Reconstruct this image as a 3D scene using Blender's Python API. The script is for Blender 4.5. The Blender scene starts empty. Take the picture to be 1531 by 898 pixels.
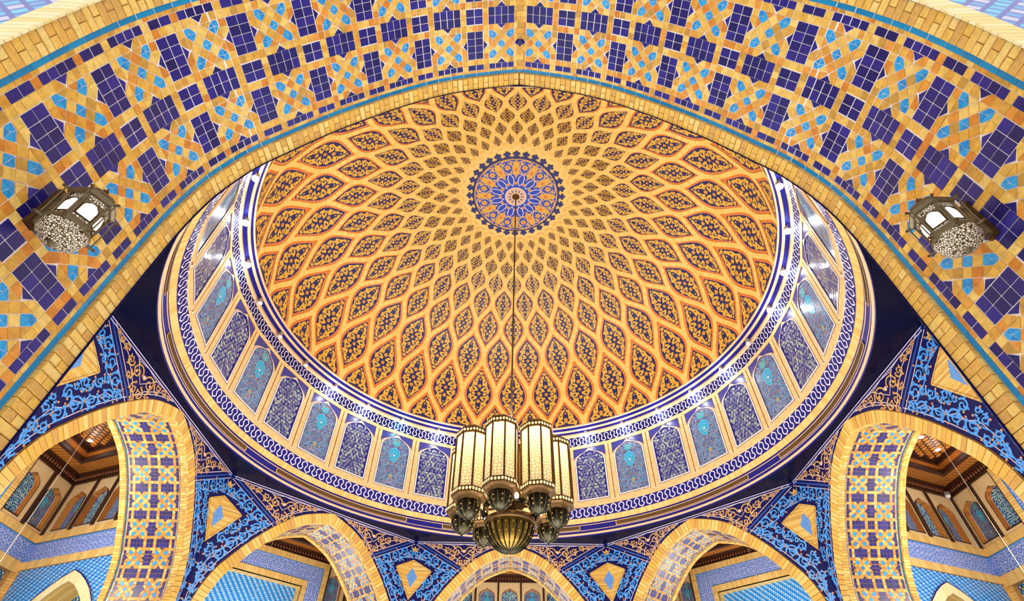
import bpy, math, random
from mathutils import Vector, Matrix
random.seed(7)
S = bpy.context.scene
COL = S.collection
PI = math.pi
R_ = math.radians
sin, cos, hyp = math.sin, math.cos, math.hypot

# ------------------------------------------------------------------ camera, sky, lights, exposure
TH, ROLL, YAW, FPX = R_(45.8924), .0132, -.0022, 770.53
CAM = Vector((-.107, -10.0, 1.6))
Rw = Matrix(((cos(YAW), -sin(YAW), 0), (sin(YAW), cos(YAW), 0), (0, 0, 1)))
_x, _u, _f = Vector((1, 0, 0)), Vector((0, -sin(TH), cos(TH))), Vector((0, cos(TH), sin(TH)))
_r, _v = cos(ROLL)*_x + sin(ROLL)*_u, -sin(ROLL)*_x + cos(ROLL)*_u
_r, _v, _f = Rw @ _r, Rw @ _v, Rw @ _f
cd = bpy.data.cameras.new('camera')
cd.sensor_width = 36
cd.lens = FPX/1531*36
cd.clip_start, cd.clip_end = .05, 200
co = bpy.data.objects.new('camera', cd)
COL.objects.link(co)
co.matrix_world = Matrix(((_r.x, _v.x, -_f.x, CAM.x), (_r.y, _v.y, -_f.y, CAM.y), (_r.z, _v.z, -_f.z, CAM.z), (0, 0, 0, 1)))
S.camera = co
W = bpy.data.worlds.new('world')
S.world = W
W.use_nodes = True
W.node_tree.nodes['Background'].inputs[0].default_value = (1.0, .985, .97, 1)
W.node_tree.nodes['Background'].inputs[1].default_value = 0.85
S.view_settings.view_transform = 'Standard'
S.view_settings.look = 'None'
S.view_settings.exposure = 0.42
S.view_settings.gamma = 1.0
S.view_settings.use_curve_mapping = False
S.cycles.max_bounces = 6
S.cycles.diffuse_bounces = 3
S.cycles.glossy_bounces = 3


def light(name, kind, loc, energy, color, size, rot=None, spot=None):
    l = bpy.data.lights.new(name, kind)
    l.energy, l.color = energy, color
    if kind == 'AREA':
        l.shape, l.size = 'DISK', size
    else:
        l.shadow_soft_size = size
    if spot:
        l.spot_size, l.spot_blend = spot
    o = bpy.data.objects.new(name, l)
    o.location = loc
    if rot: o.rotation_euler = rot
    COL.objects.link(o)
    return o


# broad warm upward fill, an unseen light added low in mid-hall
light('added_up_fill', 'AREA', (0, 0, 2.2), 520, (1, .98, .93), 5, (PI, 0, 0))


# ------------------------------------------------------------------ materials
def srgb(r, g, b):
    f = lambda c: (c/255/12.92 if c/255 <= .04045 else ((c/255+.055)/1.055)**2.4)
    return (f(r), f(g), f(b), 1)


class NT:
    def __init__(s, name):
        s.m = bpy.data.materials.new(name)
        s.m.use_nodes = True
        s.t = s.m.node_tree
        s.b = s.t.nodes['Principled BSDF']
    def n(s, typ, **k):
        x = s.t.nodes.new(typ)
        for a, v in k.items():
            if a in x.bl_rna.properties: setattr(x, a, v)
            else: x.inputs[a.replace('_', ' ')].default_value = v
        return x
    def l(s, a, b): s.t.links.new(a, b)
    def math(s, op, a, b=None):
        x = s.n('ShaderNodeMath', operation=op)
        for i, v in enumerate((a, b)):
            if v is None: continue
            if isinstance(v, (int, float)): x.inputs[i].default_value = v
            else: s.l(v, x.inputs[i])
        return x.outputs[0]
    def ramp(s, fac, stops, interp='LINEAR'):
        x = s.n('ShaderNodeValToRGB')
        x.color_ramp.interpolation = interp
        e = x.color_ramp.elements
        while len(e) < len(stops): e.new(.5)
        for i, (p, c) in enumerate(stops):
            e[i].position, e[i].color = p, c
        s.l(fac, x.inputs[0])
        return x.outputs[0]
    def mix(s, fac, a, b, mode='MIX'):
        x = s.n('ShaderNodeMix', data_type='RGBA', blend_type=mode)
        for i, v in ((0, fac), (6, a), (7, b)):
            if isinstance(v, (int, float, tuple)): x.inputs[i].default_value = v
            else: s.l(v, x.inputs[i])
        return x.outputs[2]
    def pos(s, scale=(1, 1, 1), obj=False):
        g = s.n('ShaderNodeTexCoord').outputs['Object'] if obj else s.n('ShaderNodeNewGeometry').outputs['Position']
        mp = s.n('ShaderNodeMapping')
        mp.inputs['Scale'].default_value = scale
        s.l(g, mp.inputs[0])
        return mp.outputs[0]
    def rand(s):
        a = s.n('ShaderNodeObjectInfo').outputs['Random']
        b = s.n('ShaderNodeNewGeometry').outputs['Random Per Island']
        return s.math('FRACT', s.math('ADD', a, b))


def mat(name, c, rough=.5, var=None, grain=0, gscale=30, metal=0, bump=0, spec=None, coat=0):
    """plain base colour; var = list of colours picked per piece; grain = mottling"""
    t = NT(name)
    base = c if len(c) == 4 else srgb(*c)
    col = None
    if var:
        st = [(i/len(var), srgb(*v)) for i, v in enumerate(var)]
        col = t.ramp(t.rand(), st, 'CONSTANT')
    if grain or bump:
        nz = t.n('ShaderNodeTexNoise', Scale=gscale, Detail=4.0, Roughness=.65)
        t.l(t.pos(), nz.inputs['Vector'])
    if grain:
        k = t.ramp(nz.outputs[0], [(.25, (1-grain,)*3+(1,)), (.75, (1+grain*.4,)*3+(1,))])
        col = t.mix(1.0, col if col else base, k, 'MULTIPLY')
    if col: t.l(col, t.b.inputs['Base Color'])
    else: t.b.inputs['Base Color'].default_value = base
    if bump:
        bp = t.n('ShaderNodeBump', Strength=bump, Distance=.01)
        t.l(nz.outputs[0], bp.inputs['Height'])
        t.l(bp.outputs[0], t.b.inputs['Normal'])
    t.b.inputs['Roughness'].default_value = rough
    t.b.inputs['Metallic'].default_value = metal
    if spec is not None: t.b.inputs['Specular IOR Level'].default_value = spec
    if coat:
        t.b.inputs['Coat Weight'].default_value = coat
        t.b.inputs['Coat Roughness'].default_value = .15
    return t.m


def striped(name, ca, cb, cj, n=1.0, axis='U', w=.10, rough=.6):
    """brick pieces along UV.u (n per unit) with thin joints"""
    t = NT(name)
    uv = t.n('ShaderNodeUVMap').outputs[0]
    sp = t.n('ShaderNodeSeparateXYZ')
    t.l(uv, sp.inputs[0])
    u = t.math('MULTIPLY', sp.outputs[0 if axis == 'U' else 1], n)
    fr = t.math('FRACT', u)
    wn = t.n('ShaderNodeTexWhiteNoise', noise_dimensions='1D')
    t.l(t.math('FLOOR', u), wn.inputs['W'])
    col = t.mix(wn.outputs[0], srgb(*ca), srgb(*cb))
    j = t.math('LESS_THAN', fr, w)
    t.l(t.mix(j, col, srgb(*cj)), t.b.inputs['Base Color'])
    t.b.inputs['Roughness'].default_value = rough
    return t.m


def brickmat(name, a, b, mortar, scale, rough=.6, w=.5, h=.25, uv=True):
    t = NT(name)
    br = t.n('ShaderNodeTexBrick', Scale=scale, Mortar_Size=.012, Brick_Width=w, Row_Height=h, Bias=0.0)
    br.inputs['Color1'].default_value, br.inputs['Color2'].default_value = srgb(*a), srgb(*b)
    br.inputs['Mortar'].default_value = srgb(*mortar)
    t.l(t.n('ShaderNodeUVMap').outputs[0], br.inputs[0])
    t.l(br.outputs[0], t.b.inputs['Base Color'])
    t.b.inputs['Roughness'].default_value = rough
    return t.m


def mosaic(name, ground, cells, scale, size=.33, rough=.3, rot=PI/4):
    """diagonal grid of small coloured squares on a ground, UV in metres"""
    t = NT(name)
    mp = t.n('ShaderNodeMapping')
    mp.inputs['Rotation'].default_value = (0, 0, rot)
    mp.inputs['Scale'].default_value = (scale, scale, 1)
    t.l(t.n('ShaderNodeUVMap').outputs[0], mp.inputs[0])
    sp = t.n('ShaderNodeSeparateXYZ')
    t.l(mp.outputs[0], sp.inputs[0])
    ms, idx = [], []
    for i in (0, 1):
        f = t.math('FRACT', sp.outputs[i])
        ms.append(t.math('LESS_THAN', t.math('ABSOLUTE', t.math('SUBTRACT', f, .5)), size))
        idx.append(t.math('FLOOR', sp.outputs[i]))
    m = t.math('MULTIPLY', ms[0], ms[1])
    k = t.math('FRACT', t.math('ADD', t.math('MULTIPLY', idx[0], .5), t.math('MULTIPLY', idx[1], .25)))
    c = t.ramp(k, [(i/len(cells), srgb(*v)) for i, v in enumerate(cells)], 'CONSTANT')
    t.l(t.mix(m, srgb(*ground), c), t.b.inputs['Base Color'])
    t.b.inputs['Roughness'].default_value = rough
    return t.m


def arabesque(name, stops, scale, rough=.4):
    """fine interlaced print: distorted rings, UV in metres"""
    t = NT(name)
    mp = t.n('ShaderNodeMapping')
    mp.inputs['Scale'].default_value = (scale, scale, 1)
    t.l(t.n('ShaderNodeUVMap').outputs[0], mp.inputs[0])
    v = t.n('ShaderNodeTexVoronoi', feature='F1', Scale=1.0, Randomness=.25)
    v.voronoi_dimensions = '2D'
    t.l(mp.outputs[0], v.inputs['Vector'])
    s = t.math('SINE', t.math('MULTIPLY', v.outputs['Distance'], 16.0))
    nz = t.n('ShaderNodeTexNoise', Scale=5.0, Detail=2.0)
    t.l(mp.outputs[0], nz.inputs['Vector'])
    f = t.math('ADD', t.math('MULTIPLY', s, .28), nz.outputs[0])
    t.l(t.ramp(f, [(p, srgb(*c)) for p, c in stops], 'CONSTANT'), t.b.inputs['Base Color'])
    t.b.inputs['Roughness'].default_value = rough
    return t.m


def emis(name, c, strength, base=(40, 34, 25)):
    t = NT(name)
    t.b.inputs['Base Color'].default_value = srgb(*base)
    t.b.inputs['Emission Color'].default_value = srgb(*c)
    t.b.inputs['Emission Strength'].default_value = strength
    return t.m


GOLDVAR = [(244, 196, 92), (236, 180, 72), (250, 210, 116), (230, 166, 62), (242, 190, 84), (222, 138, 46), (246, 202, 100), (226, 170, 70), (206, 156, 66), (238, 158, 60)]
M = dict(
    grout=mat('pale_grout', (250, 240, 236), .7),
    gold_tile=mat('honey_glazed_tile', (240, 190, 90), .42, GOLDVAR, .34, 26, bump=.25),
    navy_tile=mat('cobalt_glazed_tile', (34, 28, 112), .32, [(36, 28, 124), (26, 20, 100), (44, 36, 136), (32, 26, 112)], .3, 14, bump=.12),
    cyan_tile=mat('turquoise_glazed_tile', (20, 150, 220), .32, [(22, 156, 226), (16, 140, 212), (30, 168, 232)], .12, 14),
    teal_tile=mat('teal_border_tile', (16, 146, 204), .2, [(16, 148, 208), (12, 136, 196)], .1, 12),
    brick=mat('golden_facing_brick', (240, 196, 96), .75, [(250, 208, 112), (246, 196, 96), (236, 180, 86), (253, 216, 128), (242, 190, 84), (224, 172, 90)], .26, 40, bump=.5),
    joint=mat('brown_joint', (168, 118, 50), .8),
    cream_brick=mat('cream_voussoir', (250, 226, 160), .7, [(252, 232, 170), (246, 222, 150), (254, 236, 184)], .1, 30),
    navy=mat('deep_navy_glaze', (20, 18, 88), .5, None, .2, 6, spec=.18),
    darknavy=mat('black_navy_glaze', (8, 7, 44), .3, None, .2, 4, spec=.15),
    navy_paint=mat('cobalt_ceramic', (28, 26, 124), .45, None, .2, 9, spec=.2),
    lines=mat('lilac_white_line', (232, 214, 232), .5),
    sky=mat('sky_blue_ceramic', (76, 164, 248), .3, None, .2, 8),
    midblue=mat('mid_blue_ceramic', (38, 84, 170), .3),
    gold_or=mat('gilded_ceramic', (236, 184, 92), .4, None, .15, 20),
    flower=mat('copper_flower', (190, 122, 62), .4),
    white=mat('white_ceramic', (244, 238, 240), .4),
    peach=mat('peach_moulding', (238, 196, 148), .55, None, .1, 30),
    dome=mat('dome_gold', (255, 214, 122), .55, None, .06, 20),
    orange=mat('burnt_orange_border', (230, 124, 40), .6, None, .12, 30),
    brownline=mat('brown_outline', (170, 100, 60), .6),
    leafnavy=mat('dome_indigo', (38, 34, 92), .5),
    leafbrown=mat('dome_dark_umber', (74, 48, 56), .55),
    scroll=mat('dome_scroll_gold', (234, 182, 66), .5, None, .12, 40),
    rosette=mat('rosette_orange', (224, 122, 48), .5),
    medblue=mat('medallion_blue', (32, 72, 190), .45),
    crown=mat('crown_navy', (42, 42, 112), .45),
    cream=mat('cream_plaster', (238, 204, 150), .7, None, .06, 6),
    wood=mat('dark_walnut', (66, 34, 20), .45, None, .3, 20),
    wood3=mat('red_walnut', (112, 58, 30), .4, None, .3, 20),
    wood2=mat('orange_stained_wood', (196, 120, 44), .4, [(200, 124, 46), (184, 108, 38), (210, 136, 56)], .3, 18),
    bronze=mat('antique_bronze', (104, 74, 38), .42, None, .35, 40, metal=.75),
    darkbronze=mat('dark_pierced_bronze', (40, 35, 20), .36, None, .5, 60, metal=.85),
    bowlgold=mat('tarnished_gilt', (104, 78, 24), .34, None, .5, 30, metal=.85),
    iron=mat('grey_green_iron', (122, 108, 80), .4, None, .4, 60, metal=.7),
    steel=mat('pale_steel_cable', (200, 186, 160), .5),
    cable=mat('dark_cable', (90, 66, 44), .6),
    vent=mat('brown_grille', (118, 84, 36), .5, None, .2, 30),
    grey=mat('grey_housing', (150, 140, 135), .5),
    latt=mat('navy_lattice', (34, 34, 132), .45, None, .15, 10, spec=.25),
    glass=mat('pale_green_glass', (150, 160, 170), .08, [(126, 132, 156), (144, 152, 164), (166, 178, 172), (112, 116, 150)], coat=.15),
    glass2=mat('aqua_glass', (150, 200, 200), .08, [(150, 200, 196), (120, 180, 190), (180, 216, 206)], coat=.15),
    floral=mat('grey_blue_majolica', (104, 116, 160), .35, None, .3, 30),
    f_dark=mat('majolica_indigo', (44, 40, 90), .3),
    f_cyan=mat('majolica_cyan', (40, 176, 216), .25, None, .2, 30),
    f_lblue=mat('majolica_pale_blue', (130, 176, 226), .3),
    f_or=mat('majolica_orange', (214, 140, 70), .3),
    f_grn=mat('majolica_aqua', (90, 176, 180), .3),
    chain=mat('lilac_chain', (236, 224, 244), .4),
    lampglow=emis('lamp_glow', (235, 242, 255), 60),
    cyanglow=emis('cyan_lamp_glow', (120, 230, 255), 40),
    downglow=emis('downlight_glow', (255, 250, 240), 6),
    bulb=emis('warm_bulb', (255, 214, 150), 14),
    dots=emis('lit_bead', (255, 222, 160), 1.1),
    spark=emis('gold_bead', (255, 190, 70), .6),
    lglass=emis('lantern_glass', (255, 246, 236), .55, (225, 222, 220)),
)
M['gbrick'] = striped('gold_brick_course', (246, 208, 128), (226, 178, 92), (176, 122, 60), 14, 'U', .12)
M['gbrick2'] = striped('peach_brick_course', (240, 206, 150), (228, 184, 120), (190, 140, 90), 20, 'U', .12)
M['band'] = striped('dome_gold_brick_band', (255, 218, 126), (246, 198, 98), (206, 142, 62), 13, 'V', .1)
M['pil'] = brickmat('pilaster_brick', (244, 212, 152), (226, 186, 122), (176, 128, 78), 11, w=.7, h=.45)
M['tinyblue'] = mosaic('blue_spandrel_mosaic', (26, 26, 92), [(90, 96, 190), (70, 74, 170)], 30, .34, rot=0)
M['star'] = mosaic('turquoise_star_mosaic', (50, 158, 238), [(28, 34, 110), (238, 196, 110), (40, 70, 150), (244, 236, 220)], 14.0, .26)
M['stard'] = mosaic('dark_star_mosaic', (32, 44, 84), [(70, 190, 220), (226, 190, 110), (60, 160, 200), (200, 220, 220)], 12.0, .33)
M['frieze'] = arabesque('blue_white_frieze', [(0, (54, 104, 200)), (.38, (88, 146, 228)), (.47, (228, 230, 244)), (.58, (70, 128, 218)), (.70, (222, 218, 240)), (.8, (90, 140, 222))], 6.0)
M['nearmos'] = mosaic('near_blue_mosaic', (58, 70, 178), [(70, 200, 236), (200, 200, 228), (60, 180, 232), (70, 150, 220)], 9.0, .36)


def lantern_glass_mat():
    """honeycomb fretwork in front of a lit pane, brighter towards the bulb at the top; UV in metres"""
    t = NT('pierced_lit_glass')
    uv = t.n('ShaderNodeUVMap').outputs[0]
    v = t.n('ShaderNodeTexVoronoi', feature='DISTANCE_TO_EDGE', Scale=15.0, Randomness=.75)
    v.voronoi_dimensions = '2D'
    t.l(uv, v.inputs['Vector'])
    k = t.math('GREATER_THAN', v.outputs['Distance'], .065)
    sp = t.n('ShaderNodeSeparateXYZ')
    t.l(uv, sp.inputs[0])
    y = t.math('DIVIDE', sp.outputs[1], 1.14)
    t.l(t.mix(k, srgb(150, 100, 40), srgb(250, 226, 160)), t.b.inputs['Base Color'])
    t.l(t.mix(k, srgb(214, 150, 60), srgb(255, 234, 176)), t.b.inputs['Emission Color'])
    t.l(t.math('ADD', t.math('MULTIPLY', t.math('POWER', y, 2.4), 2.0), .3), t.b.inputs['Emission Strength'])
    return t.m


M['lit'] = lantern_glass_mat()


def pierced_mat():
    t = NT('pierced_globe')
    v = t.n('ShaderNodeTexVoronoi', feature='DISTANCE_TO_EDGE', Scale=75.0, Randomness=.9)
    t.l(t.pos(), v.inputs['Vector'])
    k = t.math('GREATER_THAN', v.outputs['Distance'], .13)
    t.l(t.mix(k, srgb(92, 72, 44), srgb(238, 228, 206)), t.b.inputs['Base Color'])
    t.l(t.math('SUBTRACT', 1.0, k), t.b.inputs['Metallic'])
    t.b.inputs['Roughness'].default_value = .4
    return t.m


M['globe'] = pierced_mat()


# ------------------------------------------------------------------ mesh helpers
class MB:
    def __init__(s): s.v, s.f, s.mi, s.uv, s.ms, s.smooth = [], [], [], [], [], []
    def k(s, m):
        if m not in s.ms: s.ms.append(m)
        return s.ms.index(m)
    def face(s, pts, m, uv=None, sm=False):
        n = len(s.v)
        s.v += [tuple(p) for p in pts]
        s.f.append(tuple(range(n, n+len(pts))))
        s.mi.append(s.k(m)); s.uv.append(uv); s.smooth.append(sm)
    def grid(s, rows, m, uv=None, sm=True, close=False):
        """rows of points (shared vertices)"""
        n, a, b = len(s.v), len(rows), len(rows[0])
        for r in rows: s.v += [tuple(p) for p in r]
        for i in range(a-1):
            for j in range(b if close else b-1):
                q = [(i, j), (i, (j+1) % b), (i+1, (j+1) % b), (i+1, j)]
                s.f.append(tuple(n+x*b+y for x, y in q))
                s.mi.append(s.k(m)); s.smooth.append(sm)
                s.uv.append([uv(x, j+1 if (y == 0 and close and j == b-1) else y) for x, y in q] if uv else None)
    def plate(s, pts, mp, h0, h1, m, side=True, um=None):
        """polygon in surface coordinates raised from h0 to h1"""
        top = [mp(x, y, h1) for x, y in pts]
        s.face(top, m, [um(x, y) for x, y in pts] if um else None)
        if side:
            bot = [mp(x, y, h0) for x, y in pts]
            for i in range(len(pts)):
                j = (i+1) % len(pts)
                s.face([bot[i], bot[j], top[j], top[i]], m, [(0, 0)]*4 if um else None)
    def ribbon(s, pts, w, mp, h, m, uvs=None):
        """flat strip along pts; w = width or list"""
        n = len(pts)
        L, Rr = [], []
        for i, (x, y) in enumerate(pts):
            x0, y0 = pts[max(0, i-1)]; x1, y1 = pts[min(n-1, i+1)]
            d = hyp(x1-x0, y1-y0) or 1
            ww = (w if not isinstance(w, (list, tuple)) else w[i])/2
            nx, ny = -(y1-y0)/d*ww, (x1-x0)/d*ww
            L.append(mp(x+nx, y+ny, h)); Rr.append(mp(x-nx, y-ny, h))
        s.grid([L, Rr], m, sm=False)
    def loop(s, pts, w, mp, h, m): s.ribbon(list(pts)+[pts[0], pts[1]], w, mp, h, m)
    def box(s, c, sz, m, R=None):
        c = Vector(c)
        P = []
        for z in (-.5, .5):
            for x, y in ((-.5, -.5), (.5, -.5), (.5, .5), (-.5, .5)):
                p = Vector((x*sz[0], y*sz[1], z*sz[2]))
                P.append(c+(R @ p if R else p))
        n = len(s.v)
        s.v += [tuple(p) for p in P]
        for q in ((3, 2, 1, 0), (4, 5, 6, 7), (0, 1, 5, 4), (1, 2, 6, 5), (2, 3, 7, 6), (3, 0, 4, 7)):
            s.f.append(tuple(n+i for i in q)); s.mi.append(s.k(m)); s.uv.append(None); s.smooth.append(False)
    def tube(s, pts, r, m, n=8, cap=True):
        rows = []
        for i, p in enumerate(pts):
            p = Vector(p)
            d = (Vector(pts[min(i+1, len(pts)-1)])-Vector(pts[max(i-1, 0)])).normalized()
            a = d.orthogonal().normalized(); b = d.cross(a)
            rr = r if not isinstance(r, (list, tuple)) else r[i]
            rows.append([p+a*rr*cos(2*PI*k/n)+b*rr*sin(2*PI*k/n) for k in range(n)])
        s.grid(rows, m, close=True)
        if cap:
            s.face(rows[0][::-1], m); s.face(rows[-1], m)
    def lathe(s, prof, m, n=24, c=(0, 0, 0), a0=0, sm=True, uv=None):
        c = Vector(c)
        rows = [[c+Vector((r*sin(a0+2*PI*k/n), r*cos(a0+2*PI*k/n), z)) for k in range(n)] for r, z in prof]
        s.grid(rows, m, close=True, sm=sm, uv=uv)
    def mesh(s, name):
        me = bpy.data.meshes.new(name)
        me.from_pydata(s.v, [], s.f)
        for m in s.ms: me.materials.append(M[m])
        me.polygons.foreach_set('material_index', s.mi)
        me.polygons.foreach_set('use_smooth', s.smooth)
        if any(s.uv):
            l = me.uv_layers.new(name='UVMap')
            flat = []
            for f, u in zip(s.f, s.uv):
                for q in (u or [(0, 0)]*len(f)): flat += [q[0], q[1]]
            l.data.foreach_set('uv', flat)
        me.update()
        return me
    def build(s, name, parent=None, **k): return link(name, s.mesh(name), parent, **k)


def link(name, me, parent=None, loc=None, rotz=None, mw=None, **props):
    o = bpy.data.objects.new(name, me)
    COL.objects.link(o)
    if parent: o.parent = parent
    if mw is not None: o.matrix_local = mw
    if loc: o.location = loc
    if rotz is not None: o.rotation_euler = (0, 0, rotz)
    for a, v in props.items(): o[a] = v
    return o


def thing(name, label, cat, loc=(0, 0, 0), rotz=0, group=None, kind=None):
    o = link(name, None, loc=loc, rotz=rotz, label=label, category=cat)
    if group: o['group'] = group
    if kind: o['kind'] = kind
    return o


def struct(name, label, cat, loc=(0, 0, 0), rotz=0): return thing(name, label, cat, loc, rotz, kind='structure')


def lerp(x, xs, ys):
    if x <= xs[0]: return ys[0]
    for i in range(1, len(xs)):
        if x <= xs[i]:
            t = (x-xs[i-1])/(xs[i]-xs[i-1])
            return ys[i-1]*(1-t)+ys[i]*t
    return ys[-1]


def spiral(cx, cy, r, turns, a0, d=1, n=20, r1=.18):
    return [(cx+r*(1-(1-r1)*i/n)*cos(a0+d*2*PI*turns*i/n), cy+r*(1-(1-r1)*i/n)*sin(a0+d*2*PI*turns*i/n)) for i in range(n+1)]


def circle(cx, cy, r, n=10, a0=0, ry=None): return [(cx+r*cos(a0+2*PI*i/n), cy+(ry or r)*sin(a0+2*PI*i/n)) for i in range(n)]


def star(cx, cy, r0, r1, n, a0=0): return [(cx+(r0 if i % 2 == 0 else r1)*cos(a0+PI*i/n), cy+(r0 if i % 2 == 0 else r1)*sin(a0+PI*i/n)) for i in range(2*n)]


def petal(x, y, a, L, w):
    """pointed leaf from (x,y) heading a"""
    q = ((0, 0), (.25, .38), (.55, .5), (.8, .28), (1, 0), (.8, -.28), (.55, -.5), (.25, -.38))
    return [(x+L*p*cos(a)-w*t*sin(a), y+L*p*sin(a)+w*t*cos(a)) for p, t in q]


# ------------------------------------------------------------------ the pointed arch (half profile s, z)
RW = 7.53                                  # octagon inradius at the hall face
DEPTH = 1.545                               # thickness of every arch
HALF = RW*math.tan(R_(22.5))
CEIL = 8.25
_P = [(0, 7.96), (.43, 7.835), (.9, 7.635), (1.34, 7.275), (1.68, 6.93), (1.97, 6.6), (2.28, 6.17), (2.42, 5.98), (2.53, 5.75), (2.645, 5.42), (2.70, 5.0), (2.712, 4.6), (2.72, 4.0), (2.72, 3), (2.72, 1.5), (2.72, 0)]
_P = [(s*.988, (z-1.6)*.988+1.6) for s, z in _P]
for _ in range(3):
    q = [_P[0]]
    for a, b in zip(_P[:-1], _P[1:]):
        q += [(.75*a[0]+.25*b[0], .75*a[1]+.25*b[1]), (.25*a[0]+.75*b[0], .25*a[1]+.75*b[1])]
    _P = q+[_P[-1]]
_L = [0]
for a, b in zip(_P[:-1], _P[1:]): _L.append(_L[-1]+hyp(b[0]-a[0], b[1]-a[1]))


def arc(u, off=0):
    """point on the right half of the intrados at arc length u, pushed outward by off, and its outward normal"""
    u = max(0, min(u, _L[-1]-.001))
    lo, hi = 0, len(_L)-1
    while hi-lo > 1:
        m = (lo+hi)//2
        if _L[m] <= u: lo = m
        else: hi = m
    def at(v):
        v = max(0, min(v, _L[-1]-.001))
        i = lo
        while i > 0 and _L[i] > v: i -= 1
        while i < len(_L)-2 and _L[i+1] < v: i += 1
        t = (v-_L[i])/max(1e-9, _L[i+1]-_L[i])
        return (_P[i][0]*(1-t)+_P[i+1][0]*t, _P[i][1]*(1-t)+_P[i+1][1]*t)
    p, a, b = at(u), at(max(0, u-.03)), at(u+.03)
    d = hyp(b[0]-a[0], b[1]-a[1])
    n = (-(b[1]-a[1])/d, (b[0]-a[0])/d)
    s = p[0]+n[0]*off
    if off and s < 0: s = 0
    z = p[1]+n[1]*off
    if u < 1e-6: s, z = 0, p[1]+off/n[1]
    return s, z, n


def soff(sg):
    """soffit surface map: u arc length from the apex, v depth from the hall face, h inward height above the tile bed (bed lies .05 behind the brick face)"""
    def f(u, v, h):
        s, z, n = arc(abs(u), .05-h)
        return Vector((sg*s, v, z))
    return f


def frame(sg, u, v, h):
    """local frame on the soffit for placing one tile: x along arc, y along depth, z towards the opening"""
    s, z, n = arc(u, .05-h)
    X = Vector((sg*n[1], 0, -n[0])); N = Vector((-sg*n[0], 0, -n[1])); Y = N.cross(X)
    m = Matrix.Identity(4)
    for i, c in enumerate((X, Y, N)):
        for r in range(3): m[r][i] = c[r]
    m.translation = (sg*s, v, z)
    return m


ext = lambda u, off=.28: arc(u, off)[:2]
US = [i*.12 for i in range(0, 52)]+[6.4, 7.2, 8.6, 9.4]


def wall_panel(mb, y, m, top=CEIL, flip=False, uvs=1.0, off=0.0, half=HALF):
    for sg in (1, -1):
        pts = [arc(u, off)[:2] for u in US]
        zs = [z for s, z in pts]
        add = lambda q: mb.face([(sg*s, y, z) for s, z in q], m, [(s*uvs*sg, z*uvs) for s, z in q])
        add([(0, zs[0]), (half, zs[0]), (half, top), (0, top)])
        for i in range(len(pts)-1):
            add([pts[i], (half, zs[i]), (half, zs[i+1]), pts[i+1]])


# ------------------------------------------------------------------ glazed tile pattern of the soffits
PU, X0, QA = .6105, .205, .295
VC, VE = DEPTH/2, .562


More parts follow.
